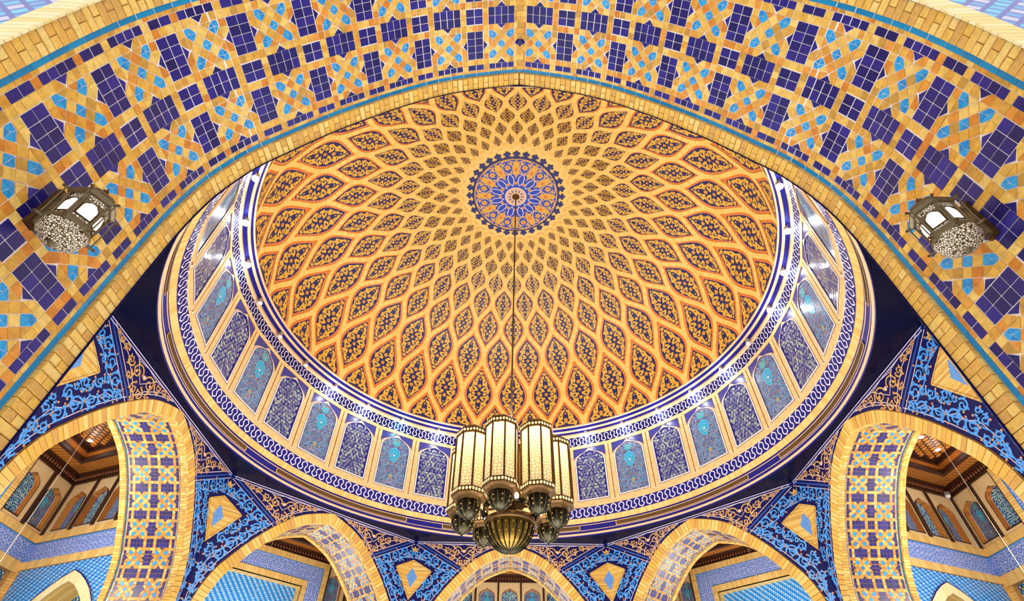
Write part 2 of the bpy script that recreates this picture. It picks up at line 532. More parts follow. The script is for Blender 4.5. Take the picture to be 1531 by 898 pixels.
def tile_cells(umax):
    """yield (kind, u, v, rot, polygon) for one half soffit; v measured from the mid-depth"""
    rect = lambda a, b: [(-a/2, -b/2), (a/2, -b/2), (a/2, b/2), (-a/2, b/2)]
    g, B = .004, .0585
    k = 0
    while X0+PU*k-.3 < umax:
        uc = X0+PU*k
        for va in (-QA, QA):
            # strapwork of the crossing motif
            for a in range(-2, 3):
                for b in range(-2, 3):
                    if (abs(a) == 1 or abs(b) == 1) and not (abs(a) == 2 and abs(b) == 2):
                        px, py = .069*(a+b)/2**.5, .069*(a-b)/2**.5
                        if abs(a) < 2 and abs(b) < 2: yield 'gold', uc+px, va+py, PI/4, rect(.064, .064)
                        elif abs(py) > abs(px):
                            d = 1 if py > 0 else -1
                            q = [(-.044, 0), (0, -d*.044), (.044, 0)]
                            yield 'gold', uc+px, va+py, 0, q if d > 0 else q[::-1]
                        else:
                            d = 1 if px > 0 else -1
                            q = [(0, -.044), (0, .044), (-d*.044, 0)]
                            yield 'gold', uc+px, va+py, 0, q if d > 0 else q[::-1]
            c = .048
            yield 'cyan', uc, va, PI/4, rect(.066, .066)
            for sx in (-1, 1):
                for sy in (-1, 1):
                    q = [(-c*.0+0, -c), (c, 0), (0, c), (-c, 0), (-c, -c)]
                    pent = [(-c, -c), (0, -c*1.02), (c, 0), (0, c), (-c*1.02, 0)]
                    pent = [(-sx*x, -sy*y) for x, y in pent]
                    if sx*sy < 0: pent = pent[::-1]
                    yield 'cyan', uc+sx*.0975, va+sy*.0975, 0, pent
            # frame strips
            for sv in (-1, 1):
                v = va+sv*.18
                for su in (-1, 1):
                    yield 'gold', uc+su*.12, v, 0, rect(.05, B)
                    q = [(su*.055, sv*.0292), (su*.093, sv*.0292), (su*.093, -sv*.0292), (su*.006, -sv*.0292)]
                    yield 'gold', uc, v, 0, q if su*sv < 0 else q[::-1]
                for j in range(3): yield 'gold', uc+.2417+.0633*j, v, 0, rect(.0593, B)
                for du in (-.18, .18): yield 'gold', uc+du, v, 0, rect(.058, B)
            for su in (-1, 1):
                for sv in (-1, 1):
                    yield 'gold', uc+su*.18, va+sv*.12, 0, rect(B, .05)
                    q = [(su*.0292, sv*.055), (su*.0292, sv*.093), (-su*.0292, sv*.093), (-su*.0292, sv*.006)]
                    yield 'gold', uc+su*.18, va, 0, q if su*sv > 0 else q[::-1]
            # tall cobalt cross between motifs
            ut = uc+PU/2
            for i in (-1, 1):
                for j in (-1.5, -.5, .5, 1.5): yield 'navy', ut+i*.0455, va+j*.0735, 0, rect(.086, .0685)
            for i in (-1, 1): yield 'navy', ut+i*.0965, va, 0, [(0, -.049), (i*.044, 0), (0, .049)][::i]
            if k == 0:
                for i in (1,): yield 'navy', .005, va, 0, [(-.004, -.049), (.046, 0), (-.004, .049)]
        # cobalt blocks between the rows
        for vb, half in ((0, 0), (-2*QA, 1), (2*QA, -1)):
            for i in range(4):
                for j in (-1, 1):
                    if half and j != half: continue
                    b = .082 if not half else VE-.507
                    yield 'navy', uc+(i-1.5)*.0745, vb+j*.0435 if not half else -half*(VE+.507)/2, 0, rect(.069, b)
            for i in (-1, 1):
                for j in (-1, 1):
                    if half and j != half: continue
                    b = .071 if not half else VE-.507
                    yield 'navy', uc+PU/2+i*.0475, vb+j*.0385 if not half else -half*(VE+.507)/2, 0, rect(.089, b)
            for j in (-1, 1):
                if half and j != half: continue
                yield 'navy', uc, vb+j*.0875, 0, [(-.049, 0), (.049, 0), (0, j*.046)][::j]
            for su in (-1, 1):
                if half: yield 'gold', uc+su*.18, -half*(VE+.507)/2, 0, rect(B, VE-.507)
                else:
                    for j in (-1, 0, 1): yield 'gold', uc+su*.18, vb+j*.0575, 0, rect(B, .0535)
        for sv in (-1, 1):
            for j in range(10): yield 'gold', uc-PU/2+.0305+.061*j, sv*(VE+.018), 0, rect(.057, .026)
            if k == 0:
                yield 'teal', .027, sv*(VE+.050), 0, rect(.046, .036)
                yield 'gold', .0125, sv*(VE+.018), 0, rect(.022, .026)
            for j in range(4): yield 'teal', uc-PU/2+.0763+.1526*j, sv*(VE+.050), 0, rect(.1485, .036)
        k += 1


def arch_bricks(umax):
    """(u centre, v offset from the edge, length along arc, depth) of the edge course"""
    i, w = 0, .0625
    while i*w < umax:
        u = (i+.5)*w
        if i % 2: yield u, .069, w-.006, .134
        else:
            yield u, .0345, w-.006, .0645
            yield u, .1035, w-.006, .0645
        i += 1


HT = dict(gold=.004, navy=.003, cyan=.003, teal=.004)
MT = dict(gold='gold_tile', navy='navy_tile', cyan='cyan_tile', teal='teal_tile')
PROTO = {}


def tile_mesh(kind, poly, h):
    key = (kind, tuple((round(x, 4), round(y, 4)) for x, y in poly))
    if key not in PROTO:
        mb = MB()
        mp = lambda x, y, z: (x, y, z)
        if kind == 'cyan':                    # four glazed quarters around a scored cross
            cx = sum(p[0] for p in poly)/len(poly); cy = sum(p[1] for p in poly)/len(poly)
            n = len(poly)
            for i in range(n):
                a, b = poly[i], poly[(i+1) % n]
                tri = [(cx, cy), a, b]
                gx, gy = (cx+a[0]+b[0])/3, (cy+a[1]+b[1])/3
                mb.plate([(gx+(x-gx)*.88, gy+(y-gy)*.88) for x, y in tri], mp, 0, h, MT[kind])
        else:
            mb.plate(poly, mp, 0, h, MT[kind])
        PROTO[key] = mb.mesh(kind+'_tile')
    return PROTO[key]


def brick_mesh(a, b):
    key = ('brick', round(a, 4), round(b, 4))
    if key not in PROTO:
        mb = MB()
        c = .004
        lo = [(-a/2, -b/2, 0), (a/2, -b/2, 0), (a/2, b/2, 0), (-a/2, b/2, 0)]
        md = [(x, y, .031) for x, y, z in lo]
        hi = [(x-math.copysign(c, x), y-math.copysign(c, y), .035) for x, y, z in lo]
        mb.face(hi, 'brick')
        for p, q in ((lo, md), (md, hi)):
            for i in range(4):
                j = (i+1) % 4
                mb.face([p[i], p[j], q[j], q[i]], 'brick')
        PROTO[key] = mb.mesh('brick')
    return PROTO[key]


def soffit_bed(mb, um, sg, m='grout'):
    f = soff(sg)
    us = [u for u in US if u < um+.2]
    mb.grid([[f(u, 0, 0) for u in us], [f(u, DEPTH, 0) for u in us]], m)


# --- the near arch: every tile and brick that can be told apart is a piece of its own
wn = struct('wall_near', 'thick tiled arch wall overhead that frames the view of the dome', 'wall', (-.05, 0, 0), PI)
mb = MB()
wall_panel(mb, RW, 'navy', top=CEIL)
wall_panel(mb, RW+DEPTH, 'nearmos', top=9.6, half=4.2, off=.0)
mb.build('wall_face', wn)
# gold tiles along the crease at the apex
za = arc(.03, .05-.004)[1]
mb = MB()
mb.plate([(-.036, -.0275), (.036, -.0275), (.036, .0275), (-.036, .0275)], lambda x, y, h: (x, y, -h), 0, .006, 'gold_tile')
CREASE = mb.mesh('gold_tile')
for i in range(21):
    v = VC+(i-10)*.0575
    if abs(abs(v-VC)-QA) > .03: link('gold_tile', CREASE, wn, loc=(0, RW+v, za+.004))
mb = MB()
mb.plate([(-.036, 0), (0, -.045), (.036, 0), (0, .045)], lambda x, y, h: (x, y, -h), 0, .006, 'navy_tile')
for d in (-QA, QA): link('blue_tile', mb.mesh('blue_tile'), wn, loc=(0, RW+VC+d, za-.011))
mb = MB()
mb.plate([(-.012, -.018), (.012, -.018), (.012, .018), (-.012, .018)], lambda x, y, h: (x, y, -h), 0, .006, 'teal_tile')
for d in (-1, 1): link('border_tile', mb.mesh('border_tile'), wn, loc=(0, RW+VC+d*(VE+.05), za+.003))
# the wall object is rotated half a turn, so local +x is world -x; depth runs away from the hall
WN = Matrix.Rotation(PI, 4, 'Z'); WN.translation = (-.05, 0, 0)
for sg, side, num in ((1, 'left', 1), (-1, 'right', 2)):
    tr = struct('trim_%d' % num, 'curved %s half of the near arch underside in cobalt, turquoise and gold tiles' % side, 'tiling', (-.05, 0, 0), PI)
    mb = MB()
    bed = lambda u, v, h: soff(sg)(u, v, h)+Vector((0, RW, 0))
    us = [u for u in US if u < 6.3]
    mb.grid([[bed(u, 0, 0) for u in us], [bed(u, DEPTH, 0) for u in us]], 'grout')
    for v0 in (.0, DEPTH-.138):
        mb.grid([[bed(u, v0, .006) for u in us], [bed(u, v0+.138, .006) for u in us]], 'joint')
    mb.build('mortar_bed', tr)
    items = []
    for kind, u, v, rot, poly in tile_cells(6.1):
        if u < .004 or u > 6.2: continue
        if sg > 0: poly, rot = [(x, -y) for x, y in poly][::-1], -rot
        items.append((kind, u, VC+v, rot, poly))
    for v0, d in ((0, 1), (DEPTH, -1)):
        for u, v, a, b in arch_bricks(6.3): items.append(('brick', u, v0+d*v, 0, (a, b)))
    byk = {}
    for it in items:
        kind, u, v, rot, p = it
        f = frame(sg, u, v, 0)
        f.translation.y += RW
        wp = WN @ f.translation
        # facing size in view
        d = wp-CAM
        nrm = (WN.to_3x3() @ Vector((f[0][2], f[1][2], f[2][2])))
        vis = -d.normalized().dot(nrm)/d.length_squared
        fw = d.dot(_f)
        x, y = d.dot(_r)/fw*FPX if fw > .1 else 9e9, d.dot(_v)/fw*FPX if fw > .1 else 9e9
        if abs(x) > 800 or abs(y) > 480: vis -= 10
        byk.setdefault(kind, []).append((vis, it, f))
    for kind, L in byk.items():
        L.sort(key=lambda q: -q[0])
        rest = MB()
        for i, (vis, (kd, u, v, rot, p), f) in enumerate(L):
            fm = f @ Matrix.Rotation(rot*(1 if sg > 0 else 1), 4, 'Z')
            if kd == 'brick': me = brick_mesh(*p)
            else: me = tile_mesh(kd, p, HT[kd]+random.choice((0, .0006, .0012)))
            if i < 300:
                link({'gold': 'gold_tile', 'navy': 'blue_tile', 'cyan': 'turquoise_tile', 'teal': 'border_tile', 'brick': 'brick'}[kd], me, tr, mw=fm)
            else:
                n = len(rest.v)
                rest.v += [tuple(fm @ q.co) for q in me.vertices]
                mn = me.materials[0].name
                key = [kk for kk in M if M[kk].name == mn][0]
                for pl in me.polygons:
                    rest.f.append(tuple(n+j for j in pl.vertices)); rest.mi.append(rest.k(key)); rest.uv.append(None); rest.smooth.append(False)
        if rest.v: rest.build({'gold': 'gold_tiles', 'navy': 'blue_tiles', 'cyan': 'turquoise_tiles', 'teal': 'border_tiles', 'brick': 'bricks'}[kind], tr, kind='stuff')
    # cream voussoirs on the outer face
    mb = MB()
    for i in range(100):
        u = (i+.5)*.06
        q = [arc(u-.027, .0)[:2], arc(u+.027, .0)[:2], arc(u+.027, .2)[:2], arc(u-.027, .2)[:2]]
        if u < .05: continue
        mb.plate([(sg*s, z) for s, z in q], lambda x, y, h: (x, RW+DEPTH+h, y), 0, .015, 'cream_brick')
    mb.build('cream_voussoirs', tr, kind='stuff')


# ------------------------------------------------------------------ the other hall walls with their ornament
def ornament(mbs, sg):
    """scrollwork on one half of a hall wall, s to the right; mbs = dict of mesh builders"""
    Wm = lambda x, y, h: Vector((sg*x, RW-h, y))
    lines, blue, gold, kite, fl = mbs['lines'], mbs['blue'], mbs['gold'], mbs['kite'], mbs['flower']
    H = HALF
    # band along the top edge and between the triangle and the diamond
    eu = [i*.1 for i in range(90)]
    E = [ext(u, .30) for u in eu]
    ext_s = lambda z, o=.28: [s for s, zz in sorted([ext(u, o) for u in eu], key=lambda p: abs(p[1]-z))[:1]][0]
    Lp = (1.46, 7.33)
    V = (H, CEIL)
    for d, w, m in ((.030, .020, 'lines'), (.088, .018, 'lines')):
        lines.ribbon([(0.0, CEIL-d), (H-.08, CEIL-d)], w, Wm, .006, m)
    dx, dy = V[0]-Lp[0], V[1]-Lp[1]
    dl = hyp(dx, dy); nx, ny = -dy/dl, dx/dl
    for d, w, m in ((.085, .014, 'lines'), (-.085, .014, 'lines'), (.0, .035, 'midblue')):
        a0, a1 = (.03 if d > 0 else .02), .03 if d == 0 else (.17 if d > 0 else .06)
        p0 = (Lp[0]+nx*d+dx*a0, Lp[1]+ny*d+dy*a0); p1 = (V[0]+nx*d-dx/dl*a1*1.4, V[1]+ny*d-dy/dl*a1*1.4)
        lines.ribbon([p0, p1], w, Wm, .005, m)
    # line along the arch
    EL = [ext(u, .36) for u in eu if ext(u, .36)[1] < CEIL-.1]
    lines.ribbon([p for p in EL if p[0] < Lp[0]-.02], .014, Wm, .006, 'lines')
    lines.ribbon([p for p in EL if p[0] > Lp[0]+.1 and p[0] < H-.03], .014, Wm, .006, 'lines')
    # gold scrolls of the triangle
    def gs(cx, cy, r, t, a, d):
        p = spiral(cx, cy, r, t, a, d, 22)
        gold.ribbon(p, [.030-.014*i/22 for i in range(23)], Wm, .008, 'gold_or')
        e = p[-1]
        gold.plate(petal(e[0], e[1], a+d*2*PI*t+PI/2*d, r*.5, r*.4), Wm, .0, .009, 'gold_or', False)
        for kk in (5, 10):
            q = p[kk]; an = a+d*2*PI*t*kk/22
            gold.plate(petal(q[0], q[1], an+.7*d, r*.55, r*.26), Wm, 0, .007, 'gold_or', False)
        for kk in (0, 8, 14):
            q = p[kk]
            fl.plate(circle(q[0]+.02, q[1]+.01, .030, 7), Wm, 0, .011, 'flower', False)
            fl.plate(circle(q[0]+.02, q[1]+.01, .011, 5), Wm, 0, .013, 'lines', False)
    for cx, cy, r, t, a, d in ((1.30, 7.93, .17, 1.4, 0, 1), (1.74, 7.93, .17, 1.4, PI, -1), (1.42, 7.62, .12, 1.3, PI/2, 1), (1.62, 7.62, .12, 1.3, PI/2, -1),
                               (1.02, 8.02, .12, 1.3, 0, -1), (2.05, 7.98, .12, 1.3, PI, 1), (2.32, 8.06, .09, 1.3, PI, -1), (2.52, 8.1, .06, 1.2, PI, 1), (.78, 8.07, .08, 1.2, 0, 1), (.58, 8.1, .055, 1.2, 0, -1), (2.68, 8.13, .045, 1.1, PI, -1),
                               (1.16, 7.70, .09, 1.2, PI/2, -1), (1.90, 7.74, .09, 1.2, PI/2, 1), (1.52, 7.44, .07, 1.1, PI/2, 1)):
        gs(cx, cy, r, t, a, d)
    for pts in ([(.45, 8.14), (.9, 8.03), (1.3, 7.76), (1.52, 7.5)], [(2.75, 8.15), (2.2, 8.0), (1.75, 7.72), (1.52, 7.5)], [(1.1, 8.15), (1.52, 7.78), (1.95, 8.15)], [(.8, 8.16), (1.2, 8.12), (1.52, 8.16), (1.8, 8.12), (2.2, 8.16)]):
        gold.ribbon(pts, .014, Wm, .0065, 'lines')
    fl.plate(star(1.52, 7.94, .06, .035, 6), Wm, 0, .012, 'gold_or', False)
    fl.plate(circle(1.52, 7.94, .036, 8), Wm, 0, .014, 'white', False)
    fl.plate(circle(1.52, 7.94, .014, 6), Wm, 0, .015, 'midblue', False)
    # sky-blue scrolls of the diamond; dd = distance from the corner
    def bs(dd, z, r, t, a, d, n=20):
        cx = H-dd
        a = a if True else a
        p = spiral(cx, z, r, t, PI-a, -d, n, .22)
        blue.ribbon(p, [.040-.016*i/n for i in range(n+1)], Wm, .007, 'sky')
        an = PI-a-d*2*PI*t
        e = p[-1]
        blue.plate(petal(e[0], e[1], an-PI/2*d, r*.62, r*.42), Wm, 0, .008, 'sky', False)
        for kk, sc in ((2, 1.0), (6, .9), (11, .75)):
            q = p[kk]; aa = PI-a-d*2*PI*t*kk/n
            blue.plate(petal(q[0], q[1], aa+.9*-d, r*.62*sc, r*.36*sc), Wm, 0, .0065, 'sky', False)
            if kk == 6: blue.plate(petal(q[0], q[1], aa+PI-.5*-d, r*.4*sc, r*.24*sc), Wm, 0, .0062, 'sky', False)
        for kk in (0, 9):
            q = p[kk]; aa = PI-a-d*2*PI*t*kk/n
            fx, fy = q[0]+.035*cos(aa), q[1]+.035*sin(aa)
            fl.plate(circle(fx, fy, .024, 7), Wm, 0, .011, 'flower', False)
            fl.plate(circle(fx, fy, .009, 5), Wm, 0, .013, 'white', False)
    for a in ((.13, 7.86, .12, 1.2, PI/2, 1), (.40, 7.80, .14, 1.3, PI, -1), (.70, 7.62, .16, 1.4, PI/2, 1), (1.02, 7.45, .15, 1.3, PI, -1), (1.30, 7.30, .10, 1.2, PI/2, 1),
              (1.08, 7.12, .15, 1.4, 0, 1), (.84, 6.86, .16, 1.4, PI/2, -1), (.60, 6.62, .16, 1.4, 0, 1), (.42, 6.32, .15, 1.4, PI/2, -1), (.17, 6.28, .12, 1.3, 0, 1),
              (.34, 6.02, .12, 1.3, PI, 1), (.13, 5.98, .10, 1.2, 0, -1), (.22, 5.74, .12, 1.3, PI/2, 1), (.14, 5.5, .10, 1.3, 0, -1), (.16, 5.24, .10, 1.3, PI, 1), (.12, 4.98, .09, 1.3, 0, -1), (.12, 4.74, .09, 1.3, PI, 1), (.50, 7.00, .13, 1.4, 0, -1), (.34, 6.68, .12, 1.3, PI/2, 1), (.74, 7.20, .11, 1.3, PI, 1), (.17, 6.45, .09, 1.2, 0, -1), (.52, 7.55, .09, 1.2, PI, -1), (.24, 7.72, .08, 1.2, 0, 1), (.86, 7.36, .09, 1.2, PI, 1), (.62, 7.0, .08, 1.1, PI/2, -1), (.42, 6.84, .08, 1.1, 0, 1)):
        if a[2] > .01: bs(*a)
    for pts in ([(H-.02, 7.72), (H-.4, 7.64), (H-.75, 7.42), (H-1.1, 7.3), (H-1.4, 7.33)], [(H-1.2, 7.2), (H-.9, 6.98), (H-.7, 6.72), (H-.45, 6.45), (H-.2, 6.1), (H-.15, 5.6), (H-.12, 5.0)]):
        blue.ribbon(pts, .026, Wm, .006, 'sky')
        for (x, y), (x2, y2) in zip(pts[:-1], pts[1:]):
            blue.ribbon([(x, y), ((x+x2)/2+.05, (y+y2)/2+.06), (x2, y2)], .012, Wm, .0058, 'lines')
    # palmette under the corner
    for a, L in ((PI/2, .13), (PI*.8, .11), (PI*1.1, .09)):
        fl.plate(petal(H-.015, 7.93, a, L, .06), Wm, 0, .012, 'gold_or', False)
    # brick kite folded round the corner
    kp = [(H, 7.66), (H-.63, 7.32), (H, 6.50)]
    n = 26
    for i in range(n):
        z0, z1 = 6.50+(7.66-6.50)*i/n, 6.50+(7.66-6.50)*(i+1)/n-.006
        wd = lambda z: .63*((z-6.50)/(7.32-6.50) if z < 7.32 else (7.66-z)/(7.66-7.32))
        zm = (z0+z1)/2
        kite.plate([(H, z0), (H-max(.0, wd(z0)), z0), (H-max(.0, wd(z1)), z1), (H, z1)], Wm, 0, .018, 'brick')
        bw = .19-abs(zm-7.13)*.62
        if bw > .02: kite.plate([(H, z0+.004), (H-bw, z0+.004), (H-bw, z1), (H, z1)], Wm, 0, .022, 'sky' if (i % 2 or 1) else 'midblue')
    kite.ribbon([(H, 7.62), (H-.58, 7.315), (H, 6.57)], .012, Wm, .0225, 'joint')
    kite.plate(circle(H, 7.13, .016, 6), Wm, 0, .026, 'darknavy', False)


ORN = {k: MB() for k in ('lines', 'blue', 'gold', 'kite', 'flower')}
for sg in (1, -1): ornament(ORN, sg)
ORN = {k: v.mesh(k) for k, v in ORN.items()}
# archivolt of radial bricks, each a piece
ARCHIV = []
for sg in (1, -1):
    for i in range(88):
        u0, u1 = i*.1+.004, i*.1+.094
        if i == 0: u0 = 0
        if u0 > 8.6: continue
        q = [arc(u0, 0)[:2], arc(u1, 0)[:2], arc(u1, .255)[:2], arc(u0, .255)[:2]]
        mb = MB()
        mb.plate([(sg*s, z) for s, z in q], lambda x, y, h: (x, RW-h, y), 0, .03+.003*(i % 3), 'brick')
        ARCHIV.append(mb.mesh('brick'))
mb = MB()
for sg in (1, -1): mb.ribbon([(sg*s, z) for s, z in [arc(u*.1, .268)[:2] for u in range(88)]], .012, lambda x, y, h: (x, RW-h, y), .012, 'joint')
ARCLINE = mb.mesh('arch_line')
# joined tile field of the farther soffits
mb = MB()
for sg in (1, -1):
    mp = soff(sg)
    for kind, u, v, rot, poly in tile_cells(6.6):
        if u < .004: continue
        f = frame(sg, u, VC+v, HT[kind]*.6)
        if sg > 0: poly, rot = [(x, -y) for x, y in poly][::-1], -rot
        r = Matrix.Rotation(rot, 4, 'Z')
        mb.face([f @ (r @ Vector((x, y, 0)))+Vector((0, RW, 0)) for x, y in poly], MT[kind])
TILES = mb.mesh('soffit_tiles')
mb = MB()
for sg in (1, -1):
    mp = soff(sg)
    for v0, d in ((0, 1), (DEPTH, -1)):
        for u, v, a, b in arch_bricks(9.0):
            q = [(-a/2, -b/2), (a/2, -b/2), (a/2, b/2), (-a/2, b/2)]
            f = frame(sg, u, v0+d*v, 0)
            f.translation.y += RW
            mb.plate(q, lambda x, y, h: f @ Vector((x, y, h)), .0, .05, 'brick')
EDGE = mb.mesh('edge_bricks')
mb = MB()
wall_panel(mb, RW, 'navy')
wall_panel(mb, RW+DEPTH, 'cream', top=8.95, half=3.4)
for sg in (1, -1):
    f = lambda u, v, h: soff(sg)(u, v, h)+Vector((0, RW, 0))
    mb.grid([[f(u, 0, 0) for u in US], [f(u, DEPTH, 0) for u in US]], 'joint')
SHELL = mb.mesh('hall_wall')
for ang, nm, lab in ((0, 'far', 'far hall wall with the pointed arch right below the chandelier'), (-45, 'far_left', 'hall wall with the tiled arch just left of the far arch'), (45, 'far_right', 'hall wall with the tiled arch just right of the far arch'),
                     (-90, 'left', 'hall wall with the tall tiled arch at the left edge'), (90, 'right', 'hall wall with the tall tiled arch at the right edge'),
                     (-135, 'near_left', 'sliver of blue scrollwork wall behind the left foot of the near arch'), (135, 'near_right', 'sliver of blue scrollwork wall behind the right foot of the near arch')):
    o = link('wall_'+nm, SHELL, None, rotz=R_(-ang), label=lab, category='wall', kind='structure')
    if abs(ang) < 100:
        for me in ARCHIV: link('brick', me, o)
    link('arch_line', ARCLINE, o)
    if abs(ang) < 100:
        link('soffit_tiles', TILES, o, kind='stuff')
        link('edge_bricks', EDGE, o, kind='stuff')
    link('border_lines', ORN['lines'], o)
    link('blue_scrollwork', ORN['blue'], o)
    link('gold_scrollwork', ORN['gold'], o)
    link('brick_kite', ORN['kite'], o, kind='stuff')
    link('flowers', ORN['flower'], o, kind='stuff')


# ------------------------------------------------------------------ flat octagon ceiling and the cornice rings of the drum
cy = struct('trim_3', 'flat black-blue ceiling between the octagon walls and the round drum', 'ceiling')
mb = MB()
N = 192
inner, outer = [], []
for i in range(N):
    a = 2*PI*i/N
    d = (a+PI/8) % (PI/4)-PI/8
    ro = (RW+.02)/cos(d)
    inner.append((7.37*sin(a), 7.37*cos(a), CEIL)); outer.append((ro*sin(a), ro*cos(a), CEIL))
mb.grid([inner, outer], 'darknavy', close=True, sm=False)
mb.build('soffit', cy)

dr = struct('wall_upper', 'round drum wall with blue and gold bands below the dome', 'wall')


def ring(name, prof, m, n=192, uvk=1.0):
    mb = MB()
    L = [0]
    for a, b in zip(prof[:-1], prof[1:]): L.append(L[-1]+hyp(b[0]-a[0], b[1]-a[1]))
    mb.lathe(prof, m, n, uv=lambda i, j: (j*2*PI*7.2/n*uvk, L[i]))
    return mb.build(name, dr)


def torus(name, R, z, r, m): return ring(name, [(R+r*.2-r*1.0*sin(PI*k/8)*1.2, z-r+2*r*k/8) for k in range(9)], m)


torus('gold_moulding', 7.365, 8.33, .034, 'peach')
ring('navy_band', [(7.375, CEIL), (7.37, 8.29), (7.36, 8.36), (7.345, 8.68)], 'navy_paint')
torus('thin_moulding', 7.36, 8.435, .011, 'peach')
torus('thin_moulding', 7.35, 8.60, .011, 'peach')
ring('brick_ring', [(7.345, 8.66), (7.33, 8.665), (7.275, 8.79), (7.268, 8.80)], 'gbrick')
ring('chain_frieze', [(7.27, 8.795), (7.212, 9.12)], 'navy_paint')
ring('upper_chain_frieze', [(7.215, 11.36), (7.185, 11.74)], 'navy')
ring('upper_moulding', [(7.18, 11.725), (7.15, 11.74), (7.14, 11.86), (7.19, 11.885)], 'peach')
ring('navy_cove', [(7.19, 11.875), (7.12, 11.885), (7.03, 11.895)], 'navy_paint')
ring('cove_moulding', [(7.035, 11.885), (7.015, 11.88), (6.98, 11.90), (6.975, 11.92)], 'peach')
ring('upper_navy_cove', [(6.98, 11.915), (6.935, 12.02)], 'navy_paint')
ring('dome_foot_moulding', [(6.94, 12.01), (6.91, 12.02), (6.905, 12.06), (6.92, 12.07)], 'peach')


def chain(name, z0, z1, Rf, n, w, m):
    mb = MB()
    pts = []
    base = [(-.36, .50), (-.345, .62), (-.30, .80), (-.10, .89), (0, .98), (.10, .89), (.28, .80), (.33, .66), (.24, .5),
            (.165, .34), (.20, .20), (.40, .11), (.5, .02), (.60, .11), (.80, .20), (.835, .34), (.74, .48)]
    for i in range(n):
        for x, y in base: pts.append(((i+x)*2*PI/n, z0+(z1-z0)*y))
    mp = lambda a, z, h: Vector(((Rf(z)-h)*sin(a/7.2), (Rf(z)-h)*cos(a/7.2), z))
    pts = [(a*7.2, z) for a, z in pts]
    mb.ribbon(pts+pts[:2], w, mp, .012, m)
    # little blue tile dashes between the links
    for i in range(2*n):
        a = (i+.5)*PI/n*7.2
        y = .30 if i % 2 == 0 else .70
        mb.ribbon([(a, z0+(z1-z0)*(y-.12)), (a, z0+(z1-z0)*(y+.12))], .03, mp, .006, 'midblue')
    return mb.build(name, dr)


chain('chain_band', 8.81, 9.11, lambda z: 7.268-(z-8.795)*.178, 171, .027, 'chain')
chain('upper_chain_band', 11.385, 11.715, lambda z: 7.213-(z-11.36)*.08, 192, .022, 'chain')
# eight long grilles in the navy band
for k in range(8):
    c = k*45
    mb = MB()
    mp = lambda a, z, h: Vector(((7.352-h)*sin(a), (7.352-h)*cos(a), z))
    na = 40
    A = [R_(c-17.8+35.6*i/na) for i in range(na+1)]
    mb.grid([[mp(a, 8.462, .008) for a in A], [mp(a, 8.585, .008) for a in A]], 'vent')
    for z in (8.457, 8.59): mb.grid([[mp(a, z-.008, .022) for a in A], [mp(a, z+.008, .022) for a in A]], 'peach')
    for a in (A[0], A[-1]): mb.face([mp(a-.0012, 8.45, .022), mp(a+.0012, 8.45, .022), mp(a+.0012, 8.6, .022), mp(a-.0012, 8.6, .022)], 'peach')
    for i in range(6): mb.grid([[mp(a, 8.475+.02*i, .013) for a in A], [mp(a, 8.479+.02*i, .018) for a in A]], 'bronze')
    mb.build('air_grille', dr)

# ------------------------------------------------------------------ the windows of the drum (32 bays, those in view)
AP, HB = 7.20, 7.20*math.tan(PI/32)
Bm = lambda x, z, h: Vector((x, AP-h, z))
WZ0, WZ1 = 9.12, 11.30


def win_outline(grow):
    """closed outline of the pointed light, grown outward"""
    g = grow
    r = [(.50+g, 9.37-g), (.50+g, 10.70), (.487+g, 10.80), (.45+g*.95, 10.885), (.37+g*.85, 10.965), (.25+g*.7, 11.04), (.12+g*.4, 11.095), (0, 11.135+g)]
    return [(-x, z) for x, z in r[:-1]]+r[::-1]


mb = MB()
o0, o1, o2, o3 = win_outline(0), win_outline(.035), win_outline(.05), win_outline(.10)
uvm = lambda x, z: (x, z)
# brick face with the opening, as strips round the light
def strip(mb, A, B, m, h0, h1):
    n = len(A)
    for i in range(n):
        j = (i+1) % n
        mb.face([Bm(*A[i], h0), Bm(*A[j], h0), Bm(*B[j], h1), Bm(*B[i], h1)], m, [A[i], A[j], B[j], B[i]])
strip(mb, o2, o3, 'gbrick2', .02, .02)
strip(mb, o3, [(x, z) for x, z in win_outline(.102)], 'gbrick2', .02, 0)
mb.face([Bm(x, z, 0) for x, z in ((-HB, WZ0), (HB, WZ0), (HB, 9.275), (-HB, 9.275))], 'pil', [(-HB, WZ0), (HB, WZ0), (HB, 9.275), (-HB, 9.275)])
for sg in (1, -1):
    q = [(.585, 9.275), (HB-.02, 9.275), (HB-.02, WZ1), (.585, WZ1)]
    mb.face([Bm(sg*x, z, .018) for x, z in q][::sg], 'pil', q[::sg])
    mb.face([Bm(sg*.585, z, h) for z, h in ((9.275, 0), (9.275, .018), (WZ1, .018), (WZ1, 0))], 'pil')
    mb.face([Bm(sg*x, z, h) for x, z, h in ((HB-.02, 9.275, .018), (HB, 9.275, -.012), (HB, WZ1, -.012), (HB-.02, WZ1, .018))], 'joint')
mb.face([Bm(x, z, 0) for x, z in ((-.6, 10.6), (.6, 10.6), (.6, WZ1), (-.6, WZ1))], 'tinyblue', [(-.6, 10.6), (.6, 10.6), (.6, WZ1), (-.6, WZ1)])
mb.face([Bm(x, z, -.001) for x, z in ((-.6, 9.2), (.6, 9.2), (.6, 10.65), (-.6, 10.65))], 'pil', [(-.6, 9.2), (.6, 9.2), (.6, 10.65), (-.6, 10.65)])
mb.face([Bm(x, z, h) for x, z, h in ((-HB, 11.255, .02), (HB, 11.255, .02), (HB, 11.37, .022), (-HB, 11.37, .022))], 'pil', [(-HB, 0), (HB, 0), (HB, .11), (-HB, .11)])
mb.face([Bm(x, z, h) for x, z, h in ((-HB, 11.255, -.01), (HB, 11.255, -.01), (HB, 11.255, .02), (-HB, 11.255, .02))], 'pil')
BAY = mb.mesh('brick_bay')
mb = MB()
